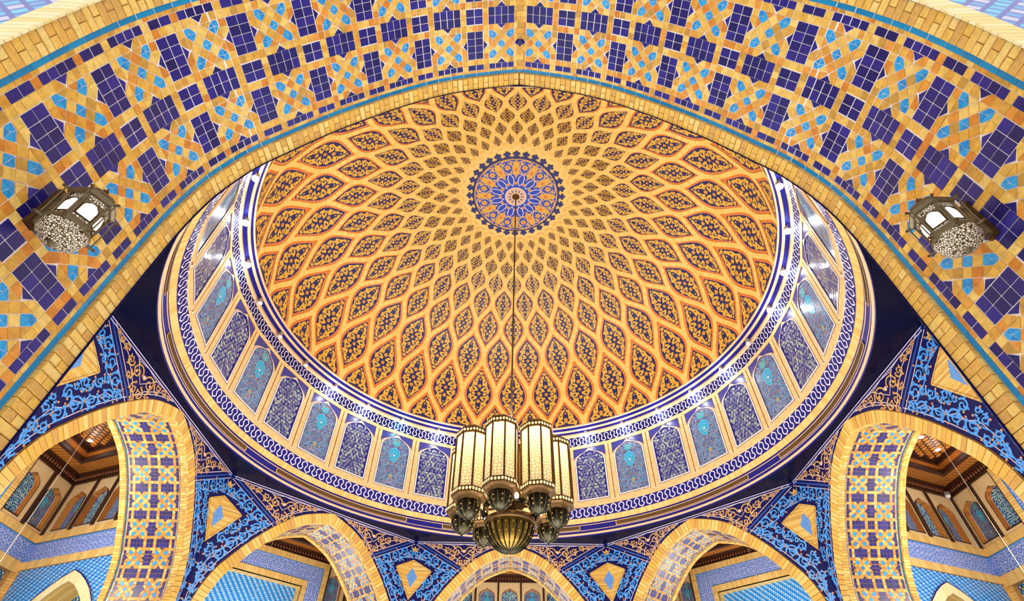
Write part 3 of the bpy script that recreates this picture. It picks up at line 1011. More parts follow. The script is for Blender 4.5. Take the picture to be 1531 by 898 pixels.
strip(mb, o0, o1, 'white', .026, .026)
strip(mb, o1, o2, 'leafnavy', .022, .022)
strip(mb, win_outline(-.018), o0, 'leafnavy', .016, .02)
FRAME = mb.mesh('window_frame')


def inside(x, z, m=.03):
    if abs(x) > .5-m or z < 9.37+m: return False
    q = [p for p in win_outline(-m)]
    top = lerp(abs(x), [0, .12, .25, .37, .45, .487, .5], [11.135, 11.095, 11.04, 10.965, 10.885, 10.8, 10.7])
    return z < top-m*1.3


def lattice_mesh(seed, pane):
    rnd = random.Random(seed)
    a, b = MB(), MB()
    a.plate(win_outline(-.01), Bm, 0, .004, 'latt', False)
    row, z = 0, 9.435
    while z < 11.12:
        step = .104
        x = .0 if row % 2 == 0 else .060
        while x < .5:
            if inside(x, z, .035):
                an = rnd.uniform(0, PI)
                jx, jz = (rnd.uniform(-.016, .016), rnd.uniform(-.014, .014)) if x > .001 else (0, 0)
                r0, r1 = rnd.uniform(.050, .062), rnd.uniform(.038, .048)
                if rnd.random() < .3: r0 *= 1.25
                for sx in ((1, -1) if x > .001 else (1,)):
                    pts = []
                    for k in range(6):
                        t = 2*PI*k/6
                        px, pz = r0*cos(t), r1*sin(t)
                        if k == 0: px *= 1.3
                        c, s_ = cos(an if x > .001 else PI/2), sin(an if x > .001 else PI/2)
                        pts.append((sx*(x+jx+px*c-pz*s_), z+jz+px*s_+pz*c))
                    b.plate(pts if sx > 0 else pts[::-1], Bm, 0, .0065, pane, False)
            x += .12
        row += 1
        z += step
    return a.mesh('window_lattice'), b.mesh('glass_panes')


def floral_mesh(seed):
    rnd = random.Random(seed)
    a, b = MB(), MB()
    a.plate(win_outline(-.01), Bm, 0, .004, 'floral', False)
    for i in range(560):
        x, z = rnd.uniform(0, .49), rnd.uniform(9.38, 11.12)
        if not inside(x, z, .02): continue
        r = rnd.uniform(.010, .021)
        m = rnd.choice(['f_dark', 'f_dark', 'f_dark', 'f_lblue', 'f_lblue', 'f_or', 'f_or', 'f_grn', 'f_cyan', 'f_lblue'])
        for sx in (1, -1):
            b.plate(petal(sx*x, z, rnd.uniform(0, 6.28), r*2.6, r*1.6) if rnd.random() < .6 else circle(sx*x, z, r, 5), Bm, 0, .0055+.001*rnd.random(), m, False)
    for cx, cz, r, t, an in ((.26, 9.75, .16, 1.5, 0), (.3, 10.15, .15, 1.4, 2), (.3, 10.6, .13, 1.4, 4), (.15, 9.52, .1, 1.3, 1)):
        for sx in (1, -1):
            b.ribbon([(sx*x, z) for x, z in spiral(cx, cz, r, t, an, 1, 16)], .014, Bm, .0068, 'f_lblue')
    def drop(cx, cz, w, h): return [(cx+w*sin(2*PI*k/16)*(1-.25*cos(2*PI*k/16)), cz-h*cos(2*PI*k/16)*(1 if cos(2*PI*k/16) < 0 else 1.05)) for k in range(16)]
    b.plate(drop(0, 10.47, .19, .27), Bm, 0, .0075, 'f_lblue', False)
    b.plate(drop(0, 10.47, .175, .25), Bm, 0, .008, 'f_cyan', False)
    for k in range(14):
        x, z = rnd.uniform(.01, .12), rnd.uniform(10.28, 10.66)
        for sx in (1, -1): b.plate(petal(sx*x, z, rnd.uniform(0, 6.28), .05, .025), Bm, 0, .009, rnd.choice(['f_lblue', 'f_grn', 'f_lblue', 'f_or']), False)
    b.plate(circle(0, 10.45, .03, 8), Bm, 0, .0095, 'white', False)
    b.plate(circle(0, 10.9, .13, 12, ry=.11), Bm, 0, .0075, 'f_grn', False)
    b.plate(star(0, 10.9, .10, .05, 6, PI/2), Bm, 0, .008, 'f_cyan', False)
    b.plate(circle(0, 10.9, .03, 6), Bm, 0, .009, 'f_or', False)
    b.plate(star(0, 9.72, .12, .06, 5, PI/2), Bm, 0, .008, 'f_grn', False)
    b.plate(circle(0, 9.72, .05, 6), Bm, 0, .009, 'f_or', False)
    return a.mesh('majolica_panel'), b.mesh('flower_inlay')


LAT, FLO = lattice_mesh(3, 'glass'), floral_mesh(5)
ordw = ['first', 'second', 'third', 'fourth', 'fifth', 'sixth', 'seventh', 'eighth', 'ninth', 'tenth', 'eleventh', 'twelfth']
for k in range(-11, 12):
    if k == 0: where = 'hidden behind the chandelier'
    else: where = '%s from the chandelier going %s' % (ordw[abs(k)-1], 'left' if k < 0 else 'right')
    what = 'navy lattice drum window with pale glass' if k % 2 == 0 else 'turquoise floral majolica drum window'
    o = struct('window_%d' % (k+12), '%s, %s' % (what, where), 'window', rotz=-R_(11.25*k))
    link('brick_bay', BAY, o)
    link('window_frame', FRAME, o)
    a, b = LAT if k % 2 == 0 else FLO
    p = link(a.name.split('.')[0], a, o)
    q = link(b.name.split('.')[0], b, p)
    q['kind'] = 'stuff'
# the bays behind the viewer, plain brick
mb = MB()
for k in range(12, 21):
    a = R_(11.25*k)
    r = Matrix.Rotation(-a, 4, 'Z')
    mb.face([r @ Bm(x, z, 0) for x, z in ((-HB, WZ0), (HB, WZ0), (HB, 11.37), (-HB, 11.37))], 'pil', [(-HB, WZ0), (HB, WZ0), (HB, 11.37), (-HB, 11.37)])
mb.build('rear_bays', dr)

# ------------------------------------------------------------------ the dome
DP = [(6.92, 12.06), (6.925, 12.6), (6.80, 13.4), (6.50, 14.1), (6.05, 14.77), (5.62, 15.16), (5.18, 15.52), (4.78, 15.82), (4.38, 16.09), (3.72, 16.52), (3.15, 16.84), (2.66, 17.05), (2.2, 17.17), (1.75, 17.22), (1.2, 17.24), (.6, 17.22), (0.02, 17.2)]
for _ in range(2):
    q = [DP[0]]
    for a, b in zip(DP[:-1], DP[1:]): q += [(.75*a[0]+.25*b[0], .75*a[1]+.25*b[1]), (.25*a[0]+.75*b[0], .25*a[1]+.75*b[1])]
    DP = q+[DP[-1]]
DS = [0]
for a, b in zip(DP[:-1], DP[1:]): DS.append(DS[-1]+hyp(b[0]-a[0], b[1]-a[1]))


def dprof(s):
    s = max(0, min(s, DS[-1]-1e-4))
    i = 0
    while DS[i+1] < s: i += 1
    t = (s-DS[i])/max(1e-9, DS[i+1]-DS[i])
    a, b = DP[i], DP[i+1]
    d = DS[i+1]-DS[i]
    return a[0]+(b[0]-a[0])*t, a[1]+(b[1]-a[1])*t, ((b[1]-a[1])/d, -(b[0]-a[0])/d)


def dm(az, s, h):
    R, z, n = dprof(s)
    R -= h*n[0]; z -= h*n[1]
    return Vector((R*sin(az), R*cos(az), z))


def s_at_R(R):
    for i in range(1, len(DP)):
        if DP[i][0] <= R and DS[i] > .8: return DS[i]
    return DS[-1]


dome = struct('ceiling', 'golden dome covered in rings of arabesque leaf panels round a blue medallion', 'dome')
mb = MB()
mb.grid([[dm(2*PI*i/128, s, 0) for i in range(128)] for s in [DS[-1]*k/70 for k in range(71)]], 'dome', close=True)
mb.build('dome_shell', dome)
ROWR = [1.86, 2.24, 2.68, 3.17, 3.73, 4.38, 5.17, 6.04, 6.775]          # row 0 (virtual) to row 8
ROWS = [s_at_R(r) for r in ROWR]+[.02]
HA = PI/32                                                             # half a column


def row_s(t):
    """t = continuous row index -> arc length"""
    i = max(0, min(8, int(math.floor(t))))
    f = t-i
    if 0 < i < 8:
        p0, p1, p2, p3 = ROWS[i-1], ROWS[i], ROWS[i+1], ROWS[i+2] if i+2 < len(ROWS) else 2*ROWS[i+1]-ROWS[i]
        return .5*(2*p1+(p2-p0)*f+(2*p0-5*p1+4*p2-p3)*f*f+(3*p1-p0-3*p2+p3)*f**3)
    return ROWS[i]*(1-f)+ROWS[i+1]*f


def lens(row, inset, n=22, half=False):
    """outline of one leaf (x arc metres at that height, s), shrunk by inset"""
    L = []
    for i in range(-n, n+1):
        t = i/n
        if half and t > 0: break
        s = row_s(row+t)
        R = dprof(s)[0]
        bl = (0, .55, .5, .45, .38, .3, .24, .2, .15, .15)[row]
        x = R*HA*((1-bl)*(.5+.5*cos(PI*t))+bl*(1-t*t))
        dx = -R*HA*((1-bl)*.5*PI*sin(PI*t)+bl*2*t)
        ds = (row_s(row+t+.01)-row_s(row+t-.01))/.02 if -1 < t < 1 and row+t < 8.98 else ROWS[8]*1.0
        slope = dx/ds
        x -= inset*math.sqrt(1+slope*slope)
        if x > .004: L.append((x, s))
    return L


def leaf_mesh(row):
    mb = MB()
    half = row == 9
    big = row >= 6
    bw = (.048, .05, .052, .06, .066, .072, .085, .09, .098, .10)[row]
    e1 = (.012, .016, .018, .024, .036, .05, .062, .072, .082, .082)[row]
    mp = lambda x, s, h: dm(x/dprof(s)[0], s, h)
    def close(L):
        if half:
            return [(x, s) for x, s in L]+[(-x, s) for x, s in L[::-1]]
        return [(x, s) for x, s in L]+[(-x, s) for x, s in L[::-1]]
    O, I = lens(row, bw, half=half), lens(row, bw+e1, half=half)
    # plates as strips so they follow the curvature
    def fill(L, h, m):
        mb.grid([[mp(-x, s, h), mp(-x*.33, s, h), mp(x*.33, s, h), mp(x, s, h)] for x, s in L], m, sm=False)
    fill(O, .006, 'orange' if row > 2 else 'brownline')
    fill(I, .010, 'leafnavy' if row >= 4 else 'leafbrown')
    if not half:
        sc = ROWS[row]
        w = max(x for x, s in I)
        hgt = (max(s for x, s in I)-min(s for x, s in I))/2
        sc = (max(s for x, s in I)+min(s for x, s in I))/2
    else:
        w = max(x for x, s in I); hgt = max(s for x, s in I); sc = 0
    P = lambda a, b: (a*w, sc+b*hgt)
    def ok(a, b):
        x, s = P(a, b)
        xs = [xx for xx, ss in I if abs(ss-s) < hgt*.09]
        return bool(xs) and abs(x) < min(xs)-.01
    sz = w
    def blob(a, b, r, m, h, n=8, k=.6):
        if ok(a, b):
            x, s = P(a, b)
            mb.plate(star(x, s, r*sz, r*sz*k, n), mp, 0, h, m, False)
    def curl(a, b, r, t, an, d, wd=.075):
        x, s = P(a, b)
        wd *= 1.35 if row > 3 else .8; pts = [p for p in spiral(x, s, r*sz, t, an, d, 12, .25) if ok(p[0]/w, (p[1]-sc)/hgt)]
        if len(pts) > 2: mb.ribbon(pts, wd*sz, mp, .014, 'scroll')
    def leaf(a, b, an, L, wd, m='scroll'):
        x, s = P(a, b)
        if ok(a, b) and ok((x+L*sz*.8*cos(an))/w, (s+L*sz*.8*sin(an)-sc)/hgt): mb.plate(petal(x, s, an, L*sz*1.1, wd*sz*(1.3 if row > 3 else .8)), mp, 0, .0145, m, False)
    B = [1] if half else [1, -1]
    for sy in B:
        for sx in (1, -1):
            curl(.42*sx, .22*sy, .27, 1.2, PI/2*sy, -sx*sy, .085)
            curl(.36*sx, .50*sy, .20, 1.2, -PI/2*sy, sx*sy, .08)
            curl(.18*sx, .74*sy, .12, 1.0, PI/2*sy, sx*sy, .07)
            curl(.70*sx, .16*sy, .13, 1.0, 0 if sx > 0 else PI, sx*sy, .07)
            for a, b, an, L in ((.12, .12, .8, .34), (.55, .34, 1.9, .3), (.25, .34, 1.2, .3), (.15, .58, .5, .28), (.72, .02, 1.7, .24), (.3, .66, 2.2, .22), (.1, .84, 1.9, .2), (.60, .10, .3, .22), (.46, .44, .2, .24)):
                an2 = an*sy
                if sx < 0: an2 = PI-an2
                leaf(a*sx, b*sy, an2, L, .17)
        for b in ((.40, .88) if not big else (.34, .86)):
            blob(0, b*sy, .17 if b < .6 else .10, 'scroll', .0155, 6, .7)
            blob(0, b*sy, .09 if b < .6 else .05, 'rosette', .017, 5, .7)
        if big: blob(0, .62*sy, .08, 'scroll', .016, 5, .6)
    for sx in (1, -1):
        blob(.46*sx, 0 if not half else .3, .17, 'scroll', .0155, 6, .7)
        blob(.46*sx, 0 if not half else .3, .07, 'rosette', .017, 5, .7)
    if not half:
        blob(0, 0, .15, 'scroll', .016, 8, .7)
        blob(0, 0, .10, 'rosette', .0175, 6, .7)
    else:
        blob(0, .25, .15, 'scroll', .016, 6, .7); blob(0, .25, .08, 'rosette', .0175, 6, .7)
    if row >= 7:                                   # beaded edge of the lowest rings
        E = lens(row, bw+e1*.75, 26, half)
        for sx in (1, -1):
            for x, s in E[1::2]: mb.plate(circle(sx*x, s, .013, 5), mp, 0, .013, 'lines', False)
    return mb.mesh('leaf_panel')


for row in range(1, 10):
    me = leaf_mesh(row)
    for k in range(32):
        az = 2*HA*(k+(.5 if row % 2 else 0))
        link('leaf_panel', me, dome, rotz=-az)
# the golden brick bands that weave between the leaves
mb = [MB(), MB()]
for par in (0, 1):
    nst, half = 150, .078
    Lr, Rr, ll = [], [], [0]
    prev = None
    C = []
    for i in range(nst+1):
        t = .15+(9.0-.15)*i/nst
        s = row_s(t) if t < 8.999 else .02
        az = HA/2*(1+cos(PI*t)) if par == 0 else -HA/2*(1+cos(PI*t))
        C.append((az, s))
    for i, (az, s) in enumerate(C):
        a0, s0 = C[max(0, i-1)]; a1, s1 = C[min(nst, i+1)]
        R = dprof(s)[0]
        dx, dy = (a1-a0)*R, s1-s0
        d = hyp(dx, dy)
        if prev: ll.append(ll[-1]+hyp((az-prev[0])*R, s-prev[1]))
        prev = (az, s)
        for sgn, out in ((1, Lr), (-1, Rr)):
            q = (az-sgn*dy/d*half/R, s+sgn*dx/d*half)
            out.append(dm(q[0], max(0, q[1]), .018+.002*par))
    mb[par].grid([Lr, Rr], 'band', uv=lambda i, j: (i, ll[j]), sm=False)
BANDM = [m.mesh('brick_band') for m in mb]
for k in range(32):
    for par in (0, 1): link('brick_band', BANDM[par], dome, rotz=-2*HA*k)
# medallion at the crown
mb = MB()
md = lambda x, y, h: Vector((x, y, dprof(DS[-1]-hyp(x, y))[1]-.03-h))
pol = lambda r, a: (r*sin(a), r*cos(a))
mb.grid([[md(*pol(r, 2*PI*i/64), .0) for i in range(64)] for r in (1.52, 1.0, .5, .01)], 'crown', close=True)
for k in range(32):
    a = 2*PI*k/32
    q = [(1.50, -.075), (1.56, -.04), (1.585, -.03), (1.61, -.075), (1.67, -.065), (1.69, -.03), (1.755, 0), (1.69, .03), (1.67, .065), (1.61, .075), (1.585, .03), (1.56, .04), (1.50, .075)]
    mb.plate([pol(1.50+(r-1.5)*.98, a+w*1.05) for r, w in q], md, -.03, 0, 'crown')
med = mb.build('medallion', dome)
mb = MB()
mb.grid([[md(*pol(r, 2*PI*i/64), .012) for i in range(64)] for r in (1.42, 1.0, .5, .01)], 'medblue', close=True)
mb.loop([pol(1.44, 2*PI*i/64) for i in range(64)], .03, md, .014, 'gold_or')
for k in range(12):
    a = 2*PI*(k+.5)/12
    c = pol(1.15, a)
    mb.loop([(c[0]+.31*cos(t)*cos(a)+.26*sin(t)*sin(a), c[1]-.31*cos(t)*sin(a)+.26*sin(t)*cos(a)) for t in [2*PI*i/20 for i in range(20)]], .035, md, .016, 'gold_or')
    mb.plate(star(c[0], c[1], .13, .07, 6, a), md, 0, .018, 'scroll', False)
    mb.plate(circle(c[0], c[1], .04, 6), md, 0, .02, 'rosette', False)
    for d in (-.13, .13):
        mb.ribbon([pol(1.32, a+d*.3), pol(1.22, a+d*1.1), pol(1.05, a+d*1.2), pol(.93, a+d*.3)], .04, md, .017, 'gold_or')
        q = pol(1.30, a+d*.9); mb.plate(star(*q, .06, .035, 5, a), md, 0, .018, 'scroll', False)
    b = 2*PI*k/12
    # golden wedge between the lobes, then a blue petal
    mb.plate([pol(1.40, b-.02), pol(1.28, b-.085), pol(1.02, b-.09), pol(.90, b-.13), pol(.84, b-.05), pol(.70, b), pol(.84, b+.05), pol(.90, b+.13), pol(1.02, b+.09), pol(1.28, b+.085), pol(1.40, b+.02)], md, 0, .015, 'scroll', False)
    mb.plate(star(*pol(1.36, b), .07, .04, 6, b), md, 0, .02, 'scroll', False)
    mb.plate(star(*pol(1.36, b), .035, .02, 5, b), md, 0, .022, 'rosette', False)
    mb.plate([pol(1.16, b), pol(1.04, b-.06), pol(.96, b), pol(1.04, b+.06)], md, 0, .02, 'rosette', False)
    mb.plate(star(*pol(.88, b), .075, .04, 6, b), md, 0, .021, 'gold_or', False)
    mb.plate(star(*pol(.88, b), .03, .02, 5, b), md, 0, .023, 'rosette', False)
    mb.loop([pol(r, a+w) for r, w in ((.44, 0), (.58, -.15), (.76, -.13), (.93, 0), (.76, .13), (.58, .15))], .03, md, .018, 'lines')
    mb.plate([pol(r, a+w) for r, w in ((.50, 0), (.60, -.09), (.74, -.08), (.86, 0), (.74, .08), (.60, .09))], md, 0, .017, 'medblue', False)
    mb.plate(star(*pol(.54, b), .075, .04, 6, b), md, 0, .021, 'scroll', False)
    mb.plate(star(*pol(.54, b), .03, .02, 5, b), md, 0, .023, 'rosette', False)
mb.build('medallion_flowers', med)
mb = MB()
mb.grid([[md(*pol(r, 2*PI*i/40), .024) for i in range(40)] for r in (.37, .2, .01)], 'peach', close=True)
for k in range(12):
    b = 2*PI*k/12
    mb.plate([pol(r, b+w) for r, w in ((.16, 0), (.23, -.12), (.30, 0), (.23, .12))], md, 0, .027, 'medblue', False)
mb.loop([pol(.36, 2*PI*i/40) for i in range(40)], .035, md, .028, 'lines')
mb.grid([[md(*pol(r, 2*PI*i/24), h) for i in range(24)] for r, h in ((.13, .024), (.10, .06), (.03, .09))], 'bronze', close=True)
mb.build('chandelier_rose', med)

# ------------------------------------------------------------------ spotlights on the ledge below the dome
lit = {-11, -10, -9, -5, -4, -3, -2, 2, 3, 4, 5, 6, 8, 9, 10, 11, 1, -1}
hb, lens_m = MB(), {}
hb.lathe([(.0, -.03), (.055, -.03), (.06, .0), (.06, .09), (.045, .12), (.0, .12)], 'grey', 14)
hb.tube([(0, 0, .1), (0, .06, .17), (0, .08, .21)], .014, 'grey', 6)
HOUS = hb.mesh('housing')
for key, m in (('on', 'lampglow'), ('off', 'white'), ('cyan', 'cyanglow')):
    q = MB()
    q.lathe([(.0, -.085), (.04, -.078), (.068, -.055), (.072, -.03), (.06, -.02)], m, 14)
    lens_m[key] = q.mesh('lens')
for k in range(-11, 12):
    if k == 0: continue
    state = 'cyan' if k == -3 else ('on' if k in lit else 'off')
    word = {'on': 'lit white', 'off': 'unlit grey', 'cyan': 'cyan-tinged lit'}[state]
    a = R_(11.25*k)
    t = thing('ledge_spotlight', '%s spotlight under the dome ledge, %s %s of the chandelier' % (word, ordw[abs(k)-1], 'left' if k < 0 else 'right'), 'lamp',
              (7.02*sin(a), 7.02*cos(a), 11.70), -a, 'spotlights on the ledge')
    link('housing', HOUS, t)
    link('lens', lens_m[state], t)
    if state != 'off':
        light('spot_glow', 'POINT', (6.72*sin(a), 6.72*cos(a), 11.52), 9, (.45, .9, 1) if state == 'cyan' else (.86, .92, 1), .05)

# ------------------------------------------------------------------ the chandelier: eight octagonal lanterns round a ribbed bowl
CX = -.075
ch = thing('chandelier', 'large chandelier of glowing octagonal lanterns hanging under the dome', 'chandelier', (CX, 0, 5.2))
Z = lambda z: z-5.2
mb = MB()
mb.tube([(0, 0, Z(7.3)), (.02, 0, Z(10)), (.075, 0, Z(17.12))], .022, 'cable', 8)
mb.build('cable', ch)
mb = MB()
prof = [(.46*sin(R_(t)), Z(5.70)-.48*cos(R_(t))) for t in range(2, 91, 8)]+[(.475, Z(5.74)), (.47, Z(5.80)), (.40, Z(5.84)), (.2, Z(5.86))]
mb.lathe(prof, 'bowlgold', 40)
mb.build('bowl', ch)
mb = MB()
for k in range(20):
    a = 2*PI*k/20
    mb.tube([((.47*sin(R_(t)))*sin(a), (.47*sin(R_(t)))*cos(a), Z(5.70)-.49*cos(R_(t))) for t in range(4, 91, 10)], .016, 'darkbronze', 5)
mb.lathe([(.47, Z(5.70)), (.495, Z(5.72)), (.495, Z(5.78)), (.47, Z(5.80))], 'bronze', 40)
mb.lathe([(.0, Z(5.16)), (.025, Z(5.18)), (.03, Z(5.21)), (.01, Z(5.24))], 'bronze', 10)
mb.build('bowl_ribs', ch)
mb = MB()
for k in range(20):
    for t, r in ((80, .016), (62, .015), (44, .012)):
        a = 2*PI*(k+.5)/20
        c = (.468*sin(R_(t))*sin(a), .468*sin(R_(t))*cos(a), Z(5.70)-.488*cos(R_(t)))
        mb.box(c, (r, r, r), 'spark')
mb.build('bowl_beads', ch, kind='stuff')
mb = MB()
mb.lathe([(.10, Z(5.84)), (.12, Z(6.0)), (.30, Z(6.08)), (.34, Z(6.14)), (.30, Z(6.3)), (.26, Z(7.1)), (.34, Z(7.2)), (.20, Z(7.4)), (.05, Z(7.6))], 'bronze', 24)
for k in range(16):
    a = 2*PI*k/16
    mb.plate([(-.07, 0), (.07, 0), (0, -.10)], lambda x, y, h: Vector(((.56+h)*sin(a)+x*cos(a), (.56+h)*cos(a)-x*sin(a), Z(5.98)+y)), 0, .015, 'darkbronze')
mb.lathe([(.50, Z(5.96)), (.58, Z(5.97)), (.58, Z(6.02)), (.50, Z(6.02))], 'darkbronze', 40)
mb.build('core', ch)
mb = MB()
mb.lathe([(.0, -.04), (.035, -.02), (.04, .03), (.02, .07), (0, .09)], 'bulb', 10)
BULB = mb.mesh('bulb')
for k in range(8):
    a = R_(-169+22.5+45*k)
    link('bulb', BULB, ch, loc=(.62*sin(a), .62*cos(a), Z(6.0)))
LR = .315
oct_ = lambda r, z, j: Vector((r*sin(R_(22.5+45*j)), r*cos(R_(22.5+45*j)), z))


def octring(mb, prof, m): mb.grid([[oct_(r, z, j) for j in range(8)] for r, z in prof], m, close=True, sm=False)


mb = MB()
octring(mb, [(LR+.012, 6.11), (LR+.03, 6.10), (LR+.03, 5.99), (LR+.01, 5.97), (LR-.06, 5.955), (LR-.10, 5.90), (.19, 5.89)], 'bronze')
octring(mb, [(LR+.005, 7.23), (LR+.03, 7.24), (LR+.03, 7.35), (LR+.015, 7.37)], 'bronze')
for j in range(8): mb.tube([oct_(LR+.008, 6.1, j), oct_(LR+.008, 7.24, j)], .022, 'bronze', 6)
LF = mb.mesh('lantern_frame')
mb = MB()
octring(mb, [(LR+.03, 7.36), (LR-.06, 7.43), (LR-.15, 7.50), (.06, 7.53), (.03, 7.58), (.005, 7.60)], 'iron')
LROOF = mb.mesh('lantern_roof')
mb = MB()
mb.face([oct_(LR, 6.10, 0), oct_(LR, 6.10, 1), oct_(LR, 7.24, 1), oct_(LR, 7.24, 0)], 'lit', [(0, 0), (.24, 0), (.24, 1.14), (0, 1.14)])
LPAN = mb.mesh('lit_panel')
mb = MB()
for j in range(8):
    a, b = oct_(LR+.033, 0, j), oct_(LR+.033, 0, j+1)
    for z in (6.045, 7.295):
        for i in range(4):
            c = a.lerp(b, (i+.5)/4)
            t = (b-a).normalized()
            mb.face([c+t*.024*cos(2*PI*q/8)+Vector((0, 0, z+.032*sin(2*PI*q/8))) for q in range(8)], 'dots')
LDOT = mb.mesh('lit_beads')
mb = MB()
mb.lathe([(.20, 5.93), (.225, 5.87), (.222, 5.80), (.20, 5.73), (.155, 5.665), (.09, 5.62), (.03, 5.60), (.02, 5.57), (.004, 5.55)], 'darkbronze', 24)
for j in range(12):
    a = 2*PI*j/12
    mb.tube([(r*sin(a)*1.015, r*cos(a)*1.015, z) for r, z in ((.225, 5.87), (.222, 5.80), (.20, 5.73), (.155, 5.665), (.09, 5.62))], .006, 'iron', 4)
LGL = mb.mesh('globe')
mb = MB()
for j in range(8):
    a = 2*PI*(j+.5)/8
    for z, r in ((5.80, .224), (5.72, .197)):
        mb.box((r*sin(a), r*cos(a), z), (.016, .016, .018), 'spark')
LGD = mb.mesh('globe_beads')
for k in range(8):
    a = R_(-169+45*k)
    f = link('lantern', LF, ch, loc=(.94*sin(a), .94*cos(a), -5.2), rotz=-a)
    for nm, me in (('lantern_roof', LROOF), ('globe', LGL), ('lit_beads', LDOT), ('globe_beads', LGD)):
        q = link(nm, me, f)
        if 'beads' in nm: q['kind'] = 'stuff'
    for j in range(8): link('lit_panel', LPAN, f, rotz=-R_(45*j))
mb = MB()
mb.tube([(0, .3, 0), (0, .64, 0)], .025, 'bronze', 6)
ARM = mb.mesh('arm')
for k in range(8):
    for z in (6.05, 7.28): link('arm', ARM, ch, loc=(0, 0, Z(z)), rotz=-R_(-169+45*k))
light('chandelier_light', 'POINT', (CX, 0, 7.9), 280, (1, .96, .86), .35)
light('chandelier_inner', 'POINT', (CX, 0, 6.75), 60, (1, .66, .30), .25)

# ------------------------------------------------------------------ two bronze wall lanterns on the near arch
hexp = lambda r, z, j: Vector((r*sin(R_(30+60*j)), r*cos(R_(30+60*j)), z))


def hexring(mb, prof, m): mb.grid([[hexp(r, z, j) for j in range(6)] for r, z in prof], m, close=True, sm=False)


HL = .25
mb = MB()
hexring(mb, [(.105, .035), (.128, .03), (.135, .0), (.135, -.022), (.12, -.03), (.112, -.03)], 'iron')
hexring(mb, [(.118, HL-.02), (.135, HL-.015), (.15, HL), (.15, HL+.012), (.12, HL+.02)], 'iron')
for j in range(6):
    mb.tube([hexp(.112, .02, j), hexp(.122, HL, j)], .009, 'iron', 6)
    mb.tube([hexp(.150, -.015, j), hexp(.156, HL, j)], .0045, 'iron', 6)
    for z in (-.015, HL+.004):
        mb.tube([hexp(.13, z, j), hexp(.165, z, j)], [.008, .009], 'iron', 6)
        c = hexp(.170, z, j)
        mb.lathe([(.001, -.013), (.012, 0), (.001, .013)], 'bronze', 6, c)
W_F = mb.mesh('cage')
mb = MB()
hexring(mb, [(.14, HL+.015), (.125, HL+.045), (.09, HL+.085), (.045, HL+.11), (.02, HL+.12)], 'iron')
mb.lathe([(.02, HL+.115), (.03, HL+.13), (.014, HL+.145), (.02, HL+.16), (.006, HL+.175), (.004, HL+.19)], 'bronze', 10)
W_R = mb.mesh('roof')
mb = MB()
# pierced bowl with six lobes
rows = []
for t in range(0, 91, 10):
    r, z = .128*cos(R_(t)), -.03-.105*sin(R_(t))
    rows.append([Vector((r*(1+.04*cos(6*2*PI*j/48))*sin(2*PI*j/48), r*(1+.04*cos(6*2*PI*j/48))*cos(2*PI*j/48), z)) for j in range(48)])
mb.grid(rows[:-1]+[[Vector((.008*sin(2*PI*j/48), .008*cos(2*PI*j/48), -.135)) for j in range(48)]], 'globe', close=True)
mb.lathe([(.03, -.13), (.016, -.142), (.014, -.155), (.001, -.16)], 'iron', 10)
W_G = mb.mesh('pierced_bowl')
mb = MB()
a, b = hexp(.109, 0, 0), hexp(.109, 0, 1)
a2, b2 = hexp(.119, 0, 0), hexp(.119, 0, 1)


def hp(x, z, h=0):
    """hex side coordinates: x -.5 to .5 across, z height"""
    t = z/HL
    p = a.lerp(a2, t).lerp(b.lerp(b2, t), x+.5)
    return p+p.normalized()*h+Vector((0, 0, z))


arch = [(-.39, .062), (.39, .062), (.39, .138), (.34, .158), (.22, .170), (.16, .182), (0, .187), (-.16, .182), (-.22, .170), (-.34, .158), (-.39, .138)]
mb.face([hp(x, z, .003) for x, z in arch], 'lglass')
W_P = mb.mesh('glass')
mb = MB()
mb.face([hp(x, z, 0) for x, z in ((-.5, .03), (.5, .03), (.5, HL-.01), (-.5, HL-.01))], 'iron')
for i in range(len(arch)):
    p, q = arch[i], arch[(i+1) % len(arch)]
    mb.tube([hp(*p, .004), hp(*q, .004)], .004, 'bronze', 5, False)
mb.face([hp(x, z, .002) for x, z in ((-.47, .035), (.47, .035), (.47, .056), (-.47, .056))], 'globe')
mb.face([hp(x, z, .002) for x, z in ((-.46, .190), (.46, .190), (.46, .232), (-.46, .232))], 'globe')
W_S = mb.mesh('side_panel')
for sg, loc, px, pz, lab in ((-1, (-2.50, -8.32, 3.83), -2.725, (3.86, 4.17), 'bronze hexagonal wall lantern on the tiled arch at the left of the picture'),
                            (1, (2.43, -8.235, 4.0), 2.675, (4.01, 4.32), 'bronze hexagonal wall lantern on the tiled arch at the right of the picture')):
    t = thing('wall_lantern', lab, 'lantern', loc, 0, 'wall lanterns on the near arch')
    t.scale = (.9,)*3
    for me in (W_F, W_R, W_G): link(me.name, me, t)
    for j in range(6):
        p = link('side_panel', W_S, t, rotz=-R_(60*j))
        link('glass', W_P, p)
    mb = MB()
    dx = (px-loc[0])/.9; z0, z1 = (pz[0]-loc[2])/.9, (pz[1]-loc[2])/.9
    mb.box((dx, 0, (z0+z1)/2), (.035, .075, z1-z0), 'bronze')
    mb.box((dx-sg*.022, 0, (z0+z1)/2), (.02, .05, z1-z0-.03), 'iron')
    for z in (z0+.02, z1-.02): mb.tube([(dx, -.04, z), (dx, .04, z)], .014, 'bronze', 8)
    mb.tube([(dx, 0, z1-.06), (dx*.8, 0, HL+.06), (dx*.4, 0, HL+.05), (sg*.13, 0, HL+.008)], .012, 'iron', 8)
    mb.tube([(dx, 0, z0+.05), (dx*.7, 0, .0), (sg*.13, 0, .0)], .010, 'iron', 8)
    mb.tube([(dx, 0, (z0+z1)/2), (sg*.12, 0, HL*.55)], .008, 'iron', 6)
    mb.build('bracket', t)

